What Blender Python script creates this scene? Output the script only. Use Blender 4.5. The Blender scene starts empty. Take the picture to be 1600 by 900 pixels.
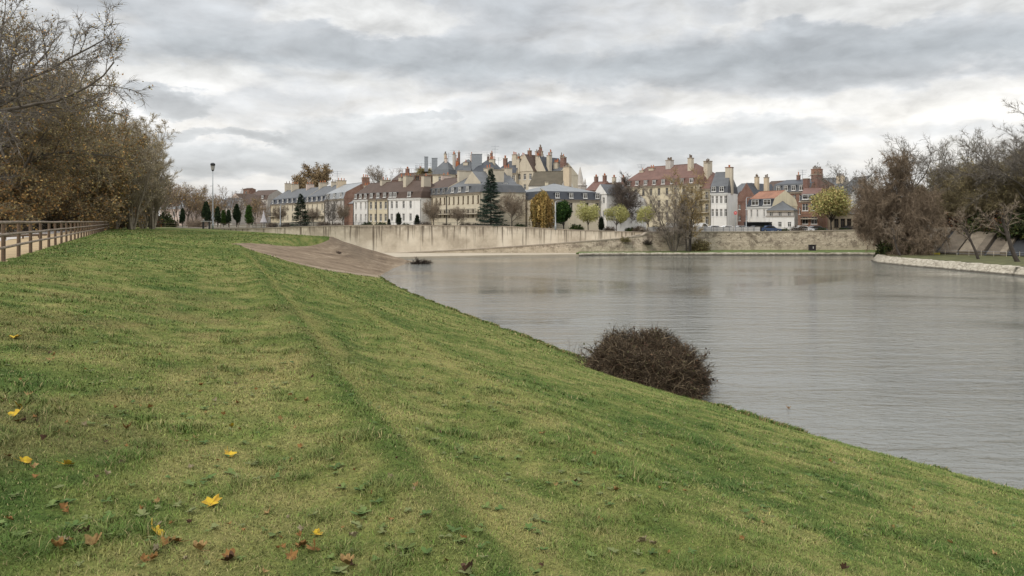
import bpy, math, random
import numpy as np
from mathutils import Vector

# ------------------------------------------------------------------ camera, world, sun, exposure
S = bpy.context.scene
COL = S.collection
FPX = 1200.0                      # focal length in units of a 1600 px wide frame
CX, HZ = 800.0, 346.0             # principal column and horizon row of that frame
WATER = -6.5                      # metres below the eye

cam_d = bpy.data.cameras.new("camera")
cam = bpy.data.objects.new("camera", cam_d)
COL.objects.link(cam)
cam.location = (0, 0, 0)
cam.rotation_euler = (math.radians(90), 0, 0)
cam_d.sensor_width = 36.0
cam_d.lens = 36.0 * FPX / 1600.0
cam_d.shift_y = -(450.0 - HZ) / 1600.0
cam_d.clip_start = 0.1
cam_d.clip_end = 8000.0
S.camera = cam

S.view_settings.view_transform = 'Standard'
S.view_settings.look = 'None'
S.view_settings.exposure = 0.2
S.view_settings.gamma = 1.0
S.view_settings.use_curve_mapping = False
S.render.engine = 'CYCLES'
S.cycles.max_bounces = 6
S.cycles.diffuse_bounces = 3
S.cycles.glossy_bounces = 3
S.cycles.transparent_max_bounces = 8

SUN_EL, SUN_AZ = 38.0, 215.0      # degrees; azimuth clockwise from +Y (behind the camera, to the left)
sun_d = bpy.data.lights.new("sun", 'SUN')
sun_d.energy = 1.5
sun_d.angle = math.radians(14)
sun_d.color = (1.0, 0.93, 0.83)
sun = bpy.data.objects.new("sun", sun_d)
COL.objects.link(sun)
_e, _a = math.radians(SUN_EL), math.radians(SUN_AZ)
_to = Vector((math.sin(_a) * math.cos(_e), math.cos(_a) * math.cos(_e), math.sin(_e)))
sun.rotation_euler = _to.to_track_quat('Z', 'Y').to_euler()

W = bpy.data.worlds.new("World")
S.world = W
W.use_nodes = True


class NT:
    """tiny node-tree helper"""
    def __init__(self, tree):
        self.t = tree
        self.n = tree.nodes
        self.l = tree.links

    def node(self, kind, **kw):
        nd = self.n.new(kind)
        for k, v in kw.items():
            setattr(nd, k, v)
        return nd

    def put(self, sock, v):
        if isinstance(v, bpy.types.NodeSocket):
            self.l.new(v, sock)
        elif v is not None:
            if isinstance(v, (tuple, list)) and len(v) == 3 and sock.type == 'RGBA':
                v = (*v, 1.0)
            sock.default_value = v

    def math(self, op, a, b=None, c=None, clamp=False):
        nd = self.node('ShaderNodeMath', operation=op, use_clamp=clamp)
        self.put(nd.inputs[0], a)
        if b is not None:
            self.put(nd.inputs[1], b)
        if c is not None:
            self.put(nd.inputs[2], c)
        return nd.outputs[0]

    def vmath(self, op, a, b=None):
        nd = self.node('ShaderNodeVectorMath', operation=op)
        self.put(nd.inputs[0], a)
        if b is not None:
            self.put(nd.inputs[1], b)
        return nd.outputs[0]

    def mix(self, f, a, b, mode='MIX'):
        nd = self.node('ShaderNodeMix', data_type='RGBA', blend_type=mode)
        self.put(nd.inputs[0], f)
        self.put(nd.inputs[6], a)
        self.put(nd.inputs[7], b)
        return nd.outputs[2]

    def xyz(self, x, y, z):
        nd = self.node('ShaderNodeCombineXYZ')
        for i, v in enumerate((x, y, z)):
            self.put(nd.inputs[i], v)
        return nd.outputs[0]

    def sep(self, v):
        nd = self.node('ShaderNodeSeparateXYZ')
        self.put(nd.inputs[0], v)
        return nd.outputs

    def mapping(self, v, scale=(1, 1, 1), loc=(0, 0, 0), rot=(0, 0, 0)):
        nd = self.node('ShaderNodeMapping')
        self.put(nd.inputs['Vector'], v)
        nd.inputs['Scale'].default_value = scale
        nd.inputs['Location'].default_value = loc
        nd.inputs['Rotation'].default_value = rot
        return nd.outputs[0]

    def noise(self, v, scale, detail=4.0, rough=0.55, dist=0.0, fac=True):
        nd = self.node('ShaderNodeTexNoise')
        self.put(nd.inputs['Vector'], v)
        nd.inputs['Scale'].default_value = scale
        nd.inputs['Detail'].default_value = detail
        nd.inputs['Roughness'].default_value = rough
        nd.inputs['Distortion'].default_value = dist
        return nd.outputs[0] if fac else nd.outputs[1]

    def ramp(self, f, stops, interp='LINEAR'):
        nd = self.node('ShaderNodeValToRGB')
        cr = nd.color_ramp
        cr.interpolation = interp
        while len(cr.elements) < len(stops):
            cr.elements.new(0.5)
        for el, (p, c) in zip(cr.elements, stops):
            el.position = p
            el.color = (*c, 1) if len(c) == 3 else c
        self.put(nd.inputs[0], f)
        return nd.outputs[0]

    def step(self, v, lo, hi, a=0.0, b=1.0):
        nd = self.node('ShaderNodeMapRange', interpolation_type='SMOOTHSTEP')
        self.put(nd.inputs[0], v)
        for i, x in enumerate((lo, hi, a, b)):
            nd.inputs[1 + i].default_value = x
        return nd.outputs[0]


def build_world():
    t = NT(W.node_tree)
    t.n.clear()
    out = t.node('ShaderNodeOutputWorld')
    bg = t.node('ShaderNodeBackground')
    t.l.new(bg.outputs[0], out.inputs[0])
    bg.inputs[1].default_value = 0.1
    sky = t.node('ShaderNodeTexSky', sky_type='NISHITA')
    sky.sun_disc = False
    sky.sun_elevation = math.radians(SUN_EL)
    sky.sun_rotation = math.radians(SUN_AZ)
    d = t.node('ShaderNodeTexCoord').outputs['Generated']
    x, y, z = t.sep(d)
    el = t.math('MAXIMUM', z, 0.0)
    az = t.math('ARCTAN2', x, y)
    # a flat deck of cloud seen in perspective
    den = t.math('ADD', el, 0.05)
    deck = t.xyz(t.math('DIVIDE', x, den), t.math('DIVIDE', y, den), 0.0)
    # heaped cloud seen from the side: azimuth / elevation
    side = t.xyz(t.math('MULTIPLY', az, 1.0), t.math('MULTIPLY', el, 2.3), 0.3)
    warp = t.noise(side, 5.0, 3.0, fac=False)
    sidew = t.vmath('ADD', side, t.vmath('MULTIPLY', t.vmath('SUBTRACT', warp, (0.5, 0.5, 0.5)), (0.10, 0.10, 0.10)))
    base = t.ramp(el, [(0.0, (0.64, 0.63, 0.63)), (0.047, (0.79, 0.775, 0.755)), (0.08, (0.77, 0.762, 0.75)), (0.12, (0.88, 0.868, 0.85)), (0.16, (0.75, 0.75, 0.75)),
                       (0.193, (0.60, 0.615, 0.625)), (0.235, (0.65, 0.66, 0.67)), (0.29, (0.62, 0.632, 0.645)), (0.42, (0.78, 0.79, 0.81)), (0.62, (1.25, 1.27, 1.3)), (1.0, (2.1, 2.12, 2.15))])
    def heap(v):
        a = t.noise(v, 5.2, 7.0, 0.52, 0.0)
        b_ = t.noise(v, 15.0, 6.0, 0.56, 0.0)
        return t.math('ADD', t.math('MULTIPLY', a, 0.70), t.math('MULTIPLY', b_, 0.30))
    n0 = heap(sidew)
    n1 = heap(t.vmath('ADD', sidew, (-0.012, 0.034, 0.0)))      # towards the light: upper left
    emb = t.math('SUBTRACT', n0, n1)
    nd_ = t.noise(deck, 0.55, 8.0, 0.55, 0.3)
    cl = t.math('ADD', t.math('MULTIPLY', nd_, 0.35), t.math('MULTIPLY', n0, 0.65))
    # the banks of cloud that can be told apart: (azimuth, elevation, half width, half height, weight)
    blobs = [(0.40, 0.195, 0.26, 0.048, 0.20), (-0.41, 0.145, 0.06, 0.014, 0.28), (-0.325, 0.103, 0.055, 0.009, 0.24),
             (-0.42, 0.105, 0.045, 0.009, 0.18),
             (-0.10, 0.13, 0.05, 0.008, 0.20), (-0.17, 0.10, 0.12, 0.028, 0.20), (-0.33, 0.07, 0.15, 0.018, 0.14),
             (0.10, 0.105, 0.13, 0.028, 0.26), (0.30, 0.105, 0.10, 0.022, 0.20), (-0.25, 0.215, 0.22, 0.028, 0.13),
             (-0.45, 0.26, 0.2, 0.03, 0.14), (0.1, 0.2, 0.2, 0.02, 0.08),
             (-0.18, 0.255, 0.12, 0.022, -0.16), (0.42, 0.25, 0.12, 0.018, -0.14), (0.55, 0.14, 0.16, 0.03, -0.14), (0.30, 0.235, 0.05, 0.02, -0.08),
             (-0.42, 0.165, 0.14, 0.015, -0.1), (0.05, 0.165, 0.16, 0.012, -0.06)]
    wsep = t.sep(t.vmath('MULTIPLY', t.vmath('SUBTRACT', t.noise(side, 9.0, 6.0, 0.6, fac=False), (0.5, 0.5, 0.5)), (0.16, 0.075, 0)))
    azw = t.math('ADD', az, wsep[0])
    elw = t.math('ADD', el, wsep[1])
    for a0, e0, wa, we, k in blobs:
        q = t.math('ADD', t.math('POWER', t.math('DIVIDE', t.math('SUBTRACT', azw, a0), wa), 2.0),
                   t.math('POWER', t.math('DIVIDE', t.math('SUBTRACT', elw, e0), we), 2.0))
        m = t.step(q, 1.5, 0.15, 0.0, k)
        cl = t.math('ADD', cl, m)
    shade = t.ramp(cl, [(0.36, (1.11, 1.095, 1.06)), (0.445, (1.06, 1.05, 1.025)), (0.478, (0.985, 0.985, 0.98)), (0.535, (0.855, 0.87, 0.885)), (0.62, (0.74, 0.765, 0.785)), (0.85, (0.60, 0.62, 0.64))])
    k_ = t.math('ADD', 1.0, t.math('MULTIPLY', emb, 2.0))
    lit = t.mix(1.0, t.mix(1.0, base, shade, 'MULTIPLY'), t.xyz(k_, k_, k_), 'MULTIPLY')
    cl10 = t.mix(1.0, lit, (10.0, 10.0, 10.0), 'MULTIPLY')
    skymix = t.mix(0.96, sky.outputs[0], cl10)
    t.l.new(skymix, bg.inputs[0])


build_world()

# ------------------------------------------------------------------ small helpers
RND = random.Random(7)


def WP(px, Y, z=0.0):
    """world point seen in column px at distance Y, height z"""
    return Vector(((px - CX) / FPX * Y, Y, z))


def ZP(py, Y):
    return -(py - HZ) / FPX * Y


def tag(o, label=None, cat=None, group=None, kind=None):
    if label:
        o["label"] = label
    if cat:
        o["category"] = cat
    if group:
        o["group"] = group
    if kind:
        o["kind"] = kind
    return o


def link(o, parent=None):
    COL.objects.link(o)
    if parent is not None:
        o.parent = parent
    return o


def empty(name, loc=(0, 0, 0), rz=0.0):
    o = bpy.data.objects.new(name, None)
    o.empty_display_size = 0.3
    o.location = loc
    o.rotation_euler = (0, 0, rz)
    return link(o)


def thing(name, label, cat, loc=(0, 0, 0), rz=0.0, group=None):
    return tag(empty(name, loc, rz), label, cat, group)


def copy_tree(o, parent=None):
    c = o.copy()
    COL.objects.link(c)
    c.parent = parent
    for ch in [k for k in o.children]:
        copy_tree(ch, c)
    return c


class MB:
    """collects polygons for ONE mesh object"""
    def __init__(self):
        self.v, self.f, self.m = [], [], []

    def poly(self, pts, m=0):
        i = len(self.v)
        self.v.extend([tuple(p) for p in pts])
        self.f.append(tuple(range(i, i + len(pts))))
        self.m.append(m)

    def box(self, x0, x1, y0, y1, z0, z1, m=0):
        i = len(self.v)
        self.v += [(x0, y0, z0), (x1, y0, z0), (x1, y1, z0), (x0, y1, z0), (x0, y0, z1), (x1, y0, z1), (x1, y1, z1), (x0, y1, z1)]
        for q in ((0, 3, 2, 1), (4, 5, 6, 7), (0, 1, 5, 4), (1, 2, 6, 5), (2, 3, 7, 6), (3, 0, 4, 7)):
            self.f.append(tuple(i + k for k in q))
            self.m.append(m)

    def hexa(self, b, t, m=0):
        """b, t: four bottom and four top points"""
        i = len(self.v)
        self.v += [tuple(p) for p in b] + [tuple(p) for p in t]
        for q in ((0, 3, 2, 1), (4, 5, 6, 7), (0, 1, 5, 4), (1, 2, 6, 5), (2, 3, 7, 6), (3, 0, 4, 7)):
            self.f.append(tuple(i + k for k in q))
            self.m.append(m)

    def tube(self, pts, radii, sides=6, m=0, cap=True):
        pts = [Vector(p) for p in pts]
        if not isinstance(radii, (list, tuple)):
            radii = [radii] * len(pts)
        i0 = len(self.v)
        for k, p in enumerate(pts):
            d = (pts[min(k + 1, len(pts) - 1)] - pts[max(k - 1, 0)]).normalized()
            ref = Vector((0, 0, 1)) if abs(d.z) < 0.9 else Vector((1, 0, 0))
            u = d.cross(ref).normalized()
            w = u.cross(d)
            for s in range(sides):
                a = 2 * math.pi * s / sides
                self.v.append(tuple(p + (u * math.cos(a) + w * math.sin(a)) * radii[k]))
        for k in range(len(pts) - 1):
            for s in range(sides):
                a, b = i0 + k * sides + s, i0 + k * sides + (s + 1) % sides
                self.f.append((a, b, b + sides, a + sides))
                self.m.append(m)
        if cap:
            self.f.append(tuple(i0 + s for s in range(sides))[::-1])
            self.m.append(m)
            e = i0 + (len(pts) - 1) * sides
            self.f.append(tuple(e + s for s in range(sides)))
            self.m.append(m)

    def lathe(self, c, prof, sides=10, m=0):
        """prof: list of (radius, z) above c"""
        i0 = len(self.v)
        for r, z in prof:
            for s in range(sides):
                a = 2 * math.pi * s / sides
                self.v.append((c[0] + r * math.cos(a), c[1] + r * math.sin(a), c[2] + z))
        for k in range(len(prof) - 1):
            for s in range(sides):
                a, b = i0 + k * sides + s, i0 + k * sides + (s + 1) % sides
                self.f.append((a, b, b + sides, a + sides))
                self.m.append(m)
        self.f.append(tuple(i0 + s for s in range(sides))[::-1])
        self.m.append(m)
        e = i0 + (len(prof) - 1) * sides
        self.f.append(tuple(e + s for s in range(sides)))
        self.m.append(m)

    def data(self, name, mats, smooth=False):
        me = bpy.data.meshes.new(name)
        me.from_pydata(self.v, [], self.f)
        for mt in (mats if isinstance(mats, (list, tuple)) else [mats]):
            me.materials.append(mt)
        me.polygons.foreach_set('material_index', self.m)
        if smooth:
            me.polygons.foreach_set('use_smooth', [True] * len(self.f))
        me.update()
        return me

    def build(self, name, mats, parent=None, smooth=False):
        return link(bpy.data.objects.new(name, self.data(name, mats, smooth)), parent)


def np_mesh(name, verts, faces, mats, midx=None, col=None, smooth=False):
    """verts (n,3); faces: list of (k,3|4) int arrays; col (n,3) vertex colour 'tint'"""
    me = bpy.data.meshes.new(name)
    verts = np.asarray(verts, dtype=np.float32)
    me.vertices.add(len(verts))
    me.vertices.foreach_set('co', verts.ravel())
    idx = np.concatenate([f.ravel() for f in faces]).astype(np.int32)
    tot = np.concatenate([np.full(len(f), f.shape[1], np.int32) for f in faces])
    st = np.concatenate([[0], np.cumsum(tot)[:-1]]).astype(np.int32)
    me.loops.add(len(idx))
    me.loops.foreach_set('vertex_index', idx)
    me.polygons.add(len(tot))
    me.polygons.foreach_set('loop_start', st)
    me.polygons.foreach_set('loop_total', tot)
    for mt in mats:
        me.materials.append(mt)
    if midx is not None:
        me.polygons.foreach_set('material_index', np.concatenate(midx).astype(np.int32))
    if smooth:
        me.polygons.foreach_set('use_smooth', np.ones(len(tot), bool))
    me.update(calc_edges=True)
    if col is not None:
        at = me.attributes.new('tint', 'FLOAT_COLOR', 'POINT')
        c4 = np.ones((len(verts), 4), np.float32)
        c4[:, :3] = col
        at.data.foreach_set('color', c4.ravel())
    me.validate()
    return me


# value noise for terrain and colour patches
_PERM = np.random.default_rng(11).random(65536).astype(np.float32)


def vnoise(x, y, seed=0):
    x = np.asarray(x, float)
    y = np.asarray(y, float)
    xi, yi = np.floor(x).astype(np.int64), np.floor(y).astype(np.int64)
    fx, fy = x - xi, y - yi
    fx, fy = fx * fx * (3 - 2 * fx), fy * fy * (3 - 2 * fy)

    def h(a, b):
        return _PERM[((a * 374761393 + b * 668265263 + seed * 1442695041) ^ ((a * 31 + b * 17) >> 3)) & 65535]
    return (h(xi, yi) * (1 - fx) + h(xi + 1, yi) * fx) * (1 - fy) + (h(xi, yi + 1) * (1 - fx) + h(xi + 1, yi + 1) * fx) * fy


def fbm(x, y, oct=4, seed=0):
    s, a, t = 0.0, 1.0, 0.0
    for o in range(oct):
        s = s + a * vnoise(np.asarray(x) * 2 ** o, np.asarray(y) * 2 ** o, seed + o * 13)
        t += a
        a *= 0.55
    return s / t


# ------------------------------------------------------------------ materials
MATS = {}


def mat(name, fn):
    if name in MATS:
        return MATS[name]
    m = bpy.data.materials.new(name)
    m.use_nodes = True
    t = NT(m.node_tree)
    bsdf = t.n['Principled BSDF']
    fn(t, bsdf)
    MATS[name] = m
    return m


def objco(t):
    return t.node('ShaderNodeTexCoord').outputs['Object']


def geoco(t):
    return t.node('ShaderNodeNewGeometry').outputs['Position']


def bump(t, b, h, strength=0.3, dist=0.05):
    nd = t.node('ShaderNodeBump')
    nd.inputs['Strength'].default_value = strength
    nd.inputs['Distance'].default_value = dist
    t.put(nd.inputs['Height'], h)
    t.l.new(nd.outputs[0], b.inputs['Normal'])


def plain(name, c, rough=0.7, var=0.18, scale=1.2, metal=0.0, spec=0.3, bmp=0.0, world=False):
    """one colour with the blotches and weathering of a real surface"""
    def fn(t, b):
        v = geoco(t) if world else objco(t)
        n1 = t.noise(v, scale, 6.0, 0.62)
        n2 = t.noise(v, scale * 9, 3.0, 0.6)
        f = t.math('ADD', t.math('MULTIPLY', n1, 0.7), t.math('MULTIPLY', n2, 0.3))
        lo = tuple(k * (1 - var) for k in c)
        hi = tuple(min(1, k * (1 + var)) for k in c)
        t.put(b.inputs['Base Color'], t.ramp(f, [(0.32, lo), (0.68, hi)]))
        b.inputs['Roughness'].default_value = rough
        b.inputs['Metallic'].default_value = metal
        b.inputs['Specular IOR Level'].default_value = spec
        if bmp:
            bump(t, b, n2, bmp, 0.03)
    return mat(name, fn)


def render_wall(name, c, dirt=(0.20, 0.17, 0.13)):
    """painted or rendered facade: faint vertical run-off marks and patches of grime"""
    def fn(t, b):
        v = objco(t)
        n1 = t.noise(v, 0.45, 6.0, 0.65)
        st = t.noise(t.mapping(v, (2.2, 2.2, 0.12)), 1.0, 5.0, 0.6)
        f = t.math('MULTIPLY', t.step(st, 0.50, 0.74), t.step(n1, 0.38, 0.66))
        base = t.ramp(n1, [(0.3, tuple(k * 0.86 for k in c)), (0.7, tuple(min(1, k * 1.08) for k in c))])
        t.put(b.inputs['Base Color'], t.mix(t.math('MULTIPLY', f, 0.5), base, dirt))
        b.inputs['Roughness'].default_value = 0.85
        b.inputs['Specular IOR Level'].default_value = 0.2
        bump(t, b, t.noise(v, 6.0, 4.0), 0.15, 0.02)
    return mat(name, fn)


def brick_wall(name, c1, c2, mortar=(0.30, 0.25, 0.2)):
    def fn(t, b):
        v = objco(t)
        x, y, z = t.sep(v)
        uv = t.xyz(t.math('ADD', x, y), z, 0.0)
        br = t.node('ShaderNodeTexBrick')
        t.l.new(uv, br.inputs['Vector'])
        br.inputs['Scale'].default_value = 1.0
        br.inputs['Brick Width'].default_value = 0.26
        br.inputs['Row Height'].default_value = 0.09
        br.inputs['Mortar Size'].default_value = 0.012
        br.inputs['Color1'].default_value = (*c1, 1)
        br.inputs['Color2'].default_value = (*c2, 1)
        br.inputs['Mortar'].default_value = (*mortar, 1)
        n = t.noise(v, 0.8, 6.0, 0.65)
        t.put(b.inputs['Base Color'], t.mix(t.step(n, 0.35, 0.75, 0.0, 0.6), br.outputs[0], tuple(k * 0.5 for k in c1)))
        b.inputs['Roughness'].default_value = 0.9
    return mat(name, fn)


def roof_mat(name, c, seam=None, rough=0.6, row=0.28, var=0.35, spec=0.3):
    """tiles or slates in courses; seam = spacing of standing seams on a zinc roof"""
    def fn(t, b):
        v = objco(t)
        x, y, z = t.sep(v)
        n1 = t.noise(v, 0.55, 7.0, 0.68)
        n2 = t.noise(t.mapping(v, (1, 1, 3.0)), 5.0, 3.0, 0.6)
        f = t.math('ADD', t.math('MULTIPLY', n1, 0.6), t.math('MULTIPLY', n2, 0.4))
        base = t.ramp(f, [(0.32, tuple(k * (1 - var) for k in c)), (0.5, c), (0.68, tuple(k * (1 + var) for k in c))])
        if seam:
            w = t.math('FRACT', t.math('DIVIDE', x, seam))
            line = t.math('LESS_THAN', w, 0.12)
        else:
            w = t.math('FRACT', t.math('DIVIDE', z, row))
            line = t.math('LESS_THAN', w, 0.22)
        t.put(b.inputs['Base Color'], t.mix(t.math('MULTIPLY', line, 0.45), base, tuple(k * 0.45 for k in c)))
        b.inputs['Roughness'].default_value = rough
        b.inputs['Specular IOR Level'].default_value = spec
        bump(t, b, w, 0.35, 0.03)
    return mat(name, fn)


def tint_mat(name, c, rough=0.75, spec=0.15, sub=0.0, var=0.25):
    """colour times the per-leaf tint stored on the mesh"""
    def fn(t, b):
        at = t.node('ShaderNodeAttribute', attribute_name='tint')
        oi = t.node('ShaderNodeObjectInfo')
        k = t.math('ADD', t.math('MULTIPLY', oi.outputs['Random'], var), 1 - var / 2)
        cc = t.mix(1.0, at.outputs['Color'], c, 'MULTIPLY')
        t.put(b.inputs['Base Color'], t.mix(1.0, cc, t.xyz(k, k, k), 'MULTIPLY'))
        b.inputs['Roughness'].default_value = rough
        b.inputs['Specular IOR Level'].default_value = spec
        if sub:
            b.inputs['Subsurface Weight'].default_value = 0.0
    return mat(name, fn)


M_white = render_wall('white_render', (0.74, 0.72, 0.68))
M_cream = render_wall('cream_render', (0.60, 0.535, 0.41))
M_stone = render_wall('pale_stone', (0.52, 0.46, 0.36))
M_yellow = render_wall('yellow_render', (0.60, 0.53, 0.385))
M_greywall = render_wall('grey_render', (0.46, 0.43, 0.39))
M_peach = render_wall('peach_render', (0.56, 0.46, 0.33))
M_pink = render_wall('pink_render', (0.56, 0.46, 0.40))
M_brick = brick_wall('red_brick', (0.20, 0.085, 0.062), (0.145, 0.062, 0.05))
M_brick2 = brick_wall('brown_brick', (0.24, 0.11, 0.07), (0.17, 0.075, 0.05))
M_brick3 = brick_wall('orange_brick', (0.29, 0.135, 0.08), (0.22, 0.10, 0.06))
M_slate = roof_mat('slate', (0.092, 0.096, 0.101), rough=0.55, spec=0.35)
M_slate2 = roof_mat('dark_slate', (0.05, 0.055, 0.065), rough=0.5, var=0.25)
M_zinc = roof_mat('zinc', (0.185, 0.193, 0.198), seam=0.65, rough=0.5, spec=0.35, var=0.2)
M_zincl = roof_mat('pale_zinc', (0.245, 0.255, 0.26), seam=0.6, rough=0.45, spec=0.4, var=0.2)
M_tile = roof_mat('brown_tile', (0.085, 0.058, 0.045), rough=0.8)
M_tile2 = roof_mat('red_tile', (0.15, 0.085, 0.068), rough=0.8)
M_tile3 = roof_mat('orange_tile', (0.28, 0.14, 0.09), rough=0.8)
M_tile4 = roof_mat('mossy_tile', (0.10, 0.085, 0.06), rough=0.85)
M_frame = plain('white_paint', (0.72, 0.71, 0.68), 0.5, 0.08)
M_frame2 = plain('grey_paint', (0.33, 0.32, 0.30), 0.5, 0.1)
M_shut = plain('brown_shutter', (0.16, 0.11, 0.07), 0.6, 0.15)
M_pot = plain('terracotta', (0.42, 0.15, 0.07), 0.8, 0.3, 3.0)
M_potg = plain('sooty_pot', (0.16, 0.12, 0.09), 0.8, 0.3, 3.0)
M_iron = plain('black_iron', (0.03, 0.03, 0.032), 0.5, 0.2, 2.0)
M_steel = plain('grey_steel', (0.28, 0.30, 0.32), 0.4, 0.15, 2.0, metal=0.6)
M_zpost = plain('galvanised_post', (0.34, 0.36, 0.37), 0.45, 0.12, 1.0, metal=0.3)


def _glass(t, b):
    v = t.node('ShaderNodeNewGeometry').outputs['Position']
    n = t.noise(v, 0.35, 2.0)
    t.put(b.inputs['Base Color'], t.ramp(n, [(0.4, (0.012, 0.012, 0.013)), (0.62, (0.07, 0.062, 0.05))]))
    b.inputs['Roughness'].default_value = 0.12
    b.inputs['Specular IOR Level'].default_value = 0.5


M_glass = mat('window_glass', _glass)
# ------------------------------------------------------------------ terrain
def FENCE_X(Y):
    return -4.0 - 0.49 * np.asarray(Y, float)


_SY = [-30, -12, 0, 10, 18.5, 20.5, 23, 27.7, 31.5, 36.8, 45.3, 57.4, 67.2, 80.4, 91.8, 105, 122, 140, 200]
_SX = [44, 32.5, 25.0, 18.0, 12.35, 11.0, 9.2, 6.9, 5.2, 3.07, 0, -4.8, -8.4, -12.7, -15.9, -16.5, -16.3, -16, -16]


def smooth_interp(x, xp, fp, w=1.5):
    return (np.interp(x - w, xp, fp) + 2 * np.interp(x, xp, fp) + np.interp(x + w, xp, fp)) / 4


def SHORE_X(Y):
    return smooth_interp(np.asarray(Y, float), _SY, _SX)


def CREST(Y):
    return smooth_interp(np.asarray(Y, float), [-20, 0, 4.76, 10, 21, 30, 50, 67, 85, 100, 140, 200],
                         [.17, .2, .222, .246, .32, .367, .41, .45, .60, .79, .85, .85], 2.0)


def sst(x):
    x = np.clip(x, 0, 1)
    return x * x * (3 - 2 * x)


def YEND(X):
    X = np.asarray(X, float)
    return np.where(X < -24, 101 + (-24 - X) * 1.35, 101 + (X + 24) * 2.9)


def HB(X, Y):
    """height of the river bank"""
    X = np.asarray(X, float)
    Y = np.asarray(Y, float)
    F, Sx, uc = FENCE_X(Y), SHORE_X(Y), CREST(Y)
    u = (X - F) / (Sx - F)
    z_in = -1.2 - 0.8 * sst(u / uc) ** 0.9 - 0.0 * u
    s = (u - uc) / (1 - uc)
    z_out = -2.0 - 4.5 * np.clip(s, 0, 1) - np.clip(X - Sx, 0, None) * 0.6 * (s > 1)
    z = np.where(u < uc, z_in, z_out)
    # the worn track: a small step down, then a flatter strip
    du = (X - (F + uc * (Sx - F)))
    near = 1 - sst((Y - 28) / 25)
    z = z + near * (0.10 * np.exp(-((du + 0.30) / 0.42) ** 2) - 0.06 * np.exp(-((du - 0.28) / 0.25) ** 2))
    z = z + 0.10 * (fbm(X * 0.25, Y * 0.25, 3, 3) - 0.5) * np.clip(u * 6, 0, 1) + 0.05 * (fbm(X * 1.3, Y * 1.3, 3, 5) - 0.5)
    z = z - near * 0.20 * np.exp(-((du - 1.2) / 0.9) ** 2) - near * 0.10 * np.exp(-((du - 4.5) / 1.6) ** 2)
    dn = np.clip((Y - YEND(X)) / 1.65, 0, None)
    z = z - 0.24 * dn * dn / (dn + 3.0)
    return np.clip(z, -9, 0)


def lawn_tint(X, Y):
    """real colour of the turf: thriving, worn, straw and moss patches, mowing streaks along the bank"""
    F, Sx, uc = FENCE_X(Y), SHORE_X(Y), CREST(Y)
    L = Sx - F
    du = X - (F + uc * L)
    a = fbm(X * 0.33 + Y * 0.1, Y * 0.2, 4, 21)
    # streaks that follow the bank
    lane = du / np.maximum(L, 1) * 26
    st = fbm(lane * 1.1, Y * 0.05, 3, 31)
    b = fbm(X * 1.6, Y * 1.2, 3, 41)
    c = fbm(X * 4.5, Y * 4.5, 2, 51)
    f = 0.26 * a + 0.17 * st + 0.32 * b + 0.25 * c
    f = np.clip((f - 0.36) / 0.29, 0, 1)
    green, mid, dry = np.array([.053, .086, .020]), np.array([.110, .134, .036]), np.array([.198, .186, .070])
    col = np.where(f[:, None] < .5, green + (mid - green) * (f * 2)[:, None], mid + (dry - mid) * (f * 2 - 1)[:, None])
    # worn track of paler, dry grass beside the crest and two fainter ones lower down
    tr = np.exp(-((du - 0.26 - 0.06 * np.sin(Y * .5)) / 0.20) ** 2) * (1 - sst((Y - 40) / 25)) * 0.62
    tr = tr + np.exp(-((du - (0.12 + 0.0025 * Y) * L * (1 - uc)) / (0.35 + 0.012 * Y)) ** 2) * sst((Y - 8) / 5) * (1 - sst((Y - 42) / 20)) * 0.55
    tr = np.clip(tr * (0.50 + 1.0 * fbm(X * 1.1, Y * .4, 3, 61)), 0, 1)
    col = col + (np.array([.20, .185, .065]) - col) * tr[:, None]
    # lusher line left of the track
    lu = np.exp(-((du + 0.14) / 0.20) ** 2) * (1 - sst((Y - 25) / 20)) * 0.5
    col = col + (np.array([.035, .075, .012]) - col) * np.clip(lu, 0, 1)[:, None]
    # brown, leaf-strewn ground high on the near bank
    br = sst((fbm(X * .8, Y * .8, 4, 71) - .50) / .16) * sst((-2.5 - X - 0.18 * Y + 3.5) / 4) * (1 - sst((Y - 14) / 12)) * 0.45
    col = col + (np.array([.17, .13, .06]) - col) * np.clip(br, 0, 1)[:, None]
    # bare mud along the waterline
    mud = sst(((X - Sx) / np.maximum(L, 1) + 0.012) / 0.012)
    col = col + (np.array([.075, .055, .035]) - col) * mud[:, None]
    return col


def grid_faces(nr, nc):
    i = np.arange(nr - 1)[:, None] * nc + np.arange(nc - 1)[None, :]
    return np.stack([i, i + 1, i + nc + 1, i + nc], -1).reshape(-1, 4)


def _lawn(t, b):
    at = t.node('ShaderNodeAttribute', attribute_name='tint')
    v = geoco(t)
    n1 = t.noise(v, 7.0, 5.0, 0.7)
    n2 = t.noise(v, 28.0, 3.0, 0.7)
    n0 = t.noise(v, 1.3, 4.0, 0.65)
    f = t.math('ADD', t.math('ADD', t.math('MULTIPLY', n1, 0.45), t.math('MULTIPLY', n2, 0.35)), t.math('MULTIPLY', n0, 0.2))
    sp = t.ramp(f, [(0.34, (0.42, 0.45, 0.36)), (0.5, (0.95, 0.95, 0.9)), (0.68, (1.6, 1.5, 1.35))])
    t.put(b.inputs['Base Color'], t.mix(1.0, at.outputs['Color'], sp, 'MULTIPLY'))
    b.inputs['Roughness'].default_value = 0.95
    b.inputs['Specular IOR Level'].default_value = 0.08
    bump(t, b, f, 0.9, 0.06)


M_lawn = mat('turf', _lawn)

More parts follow.
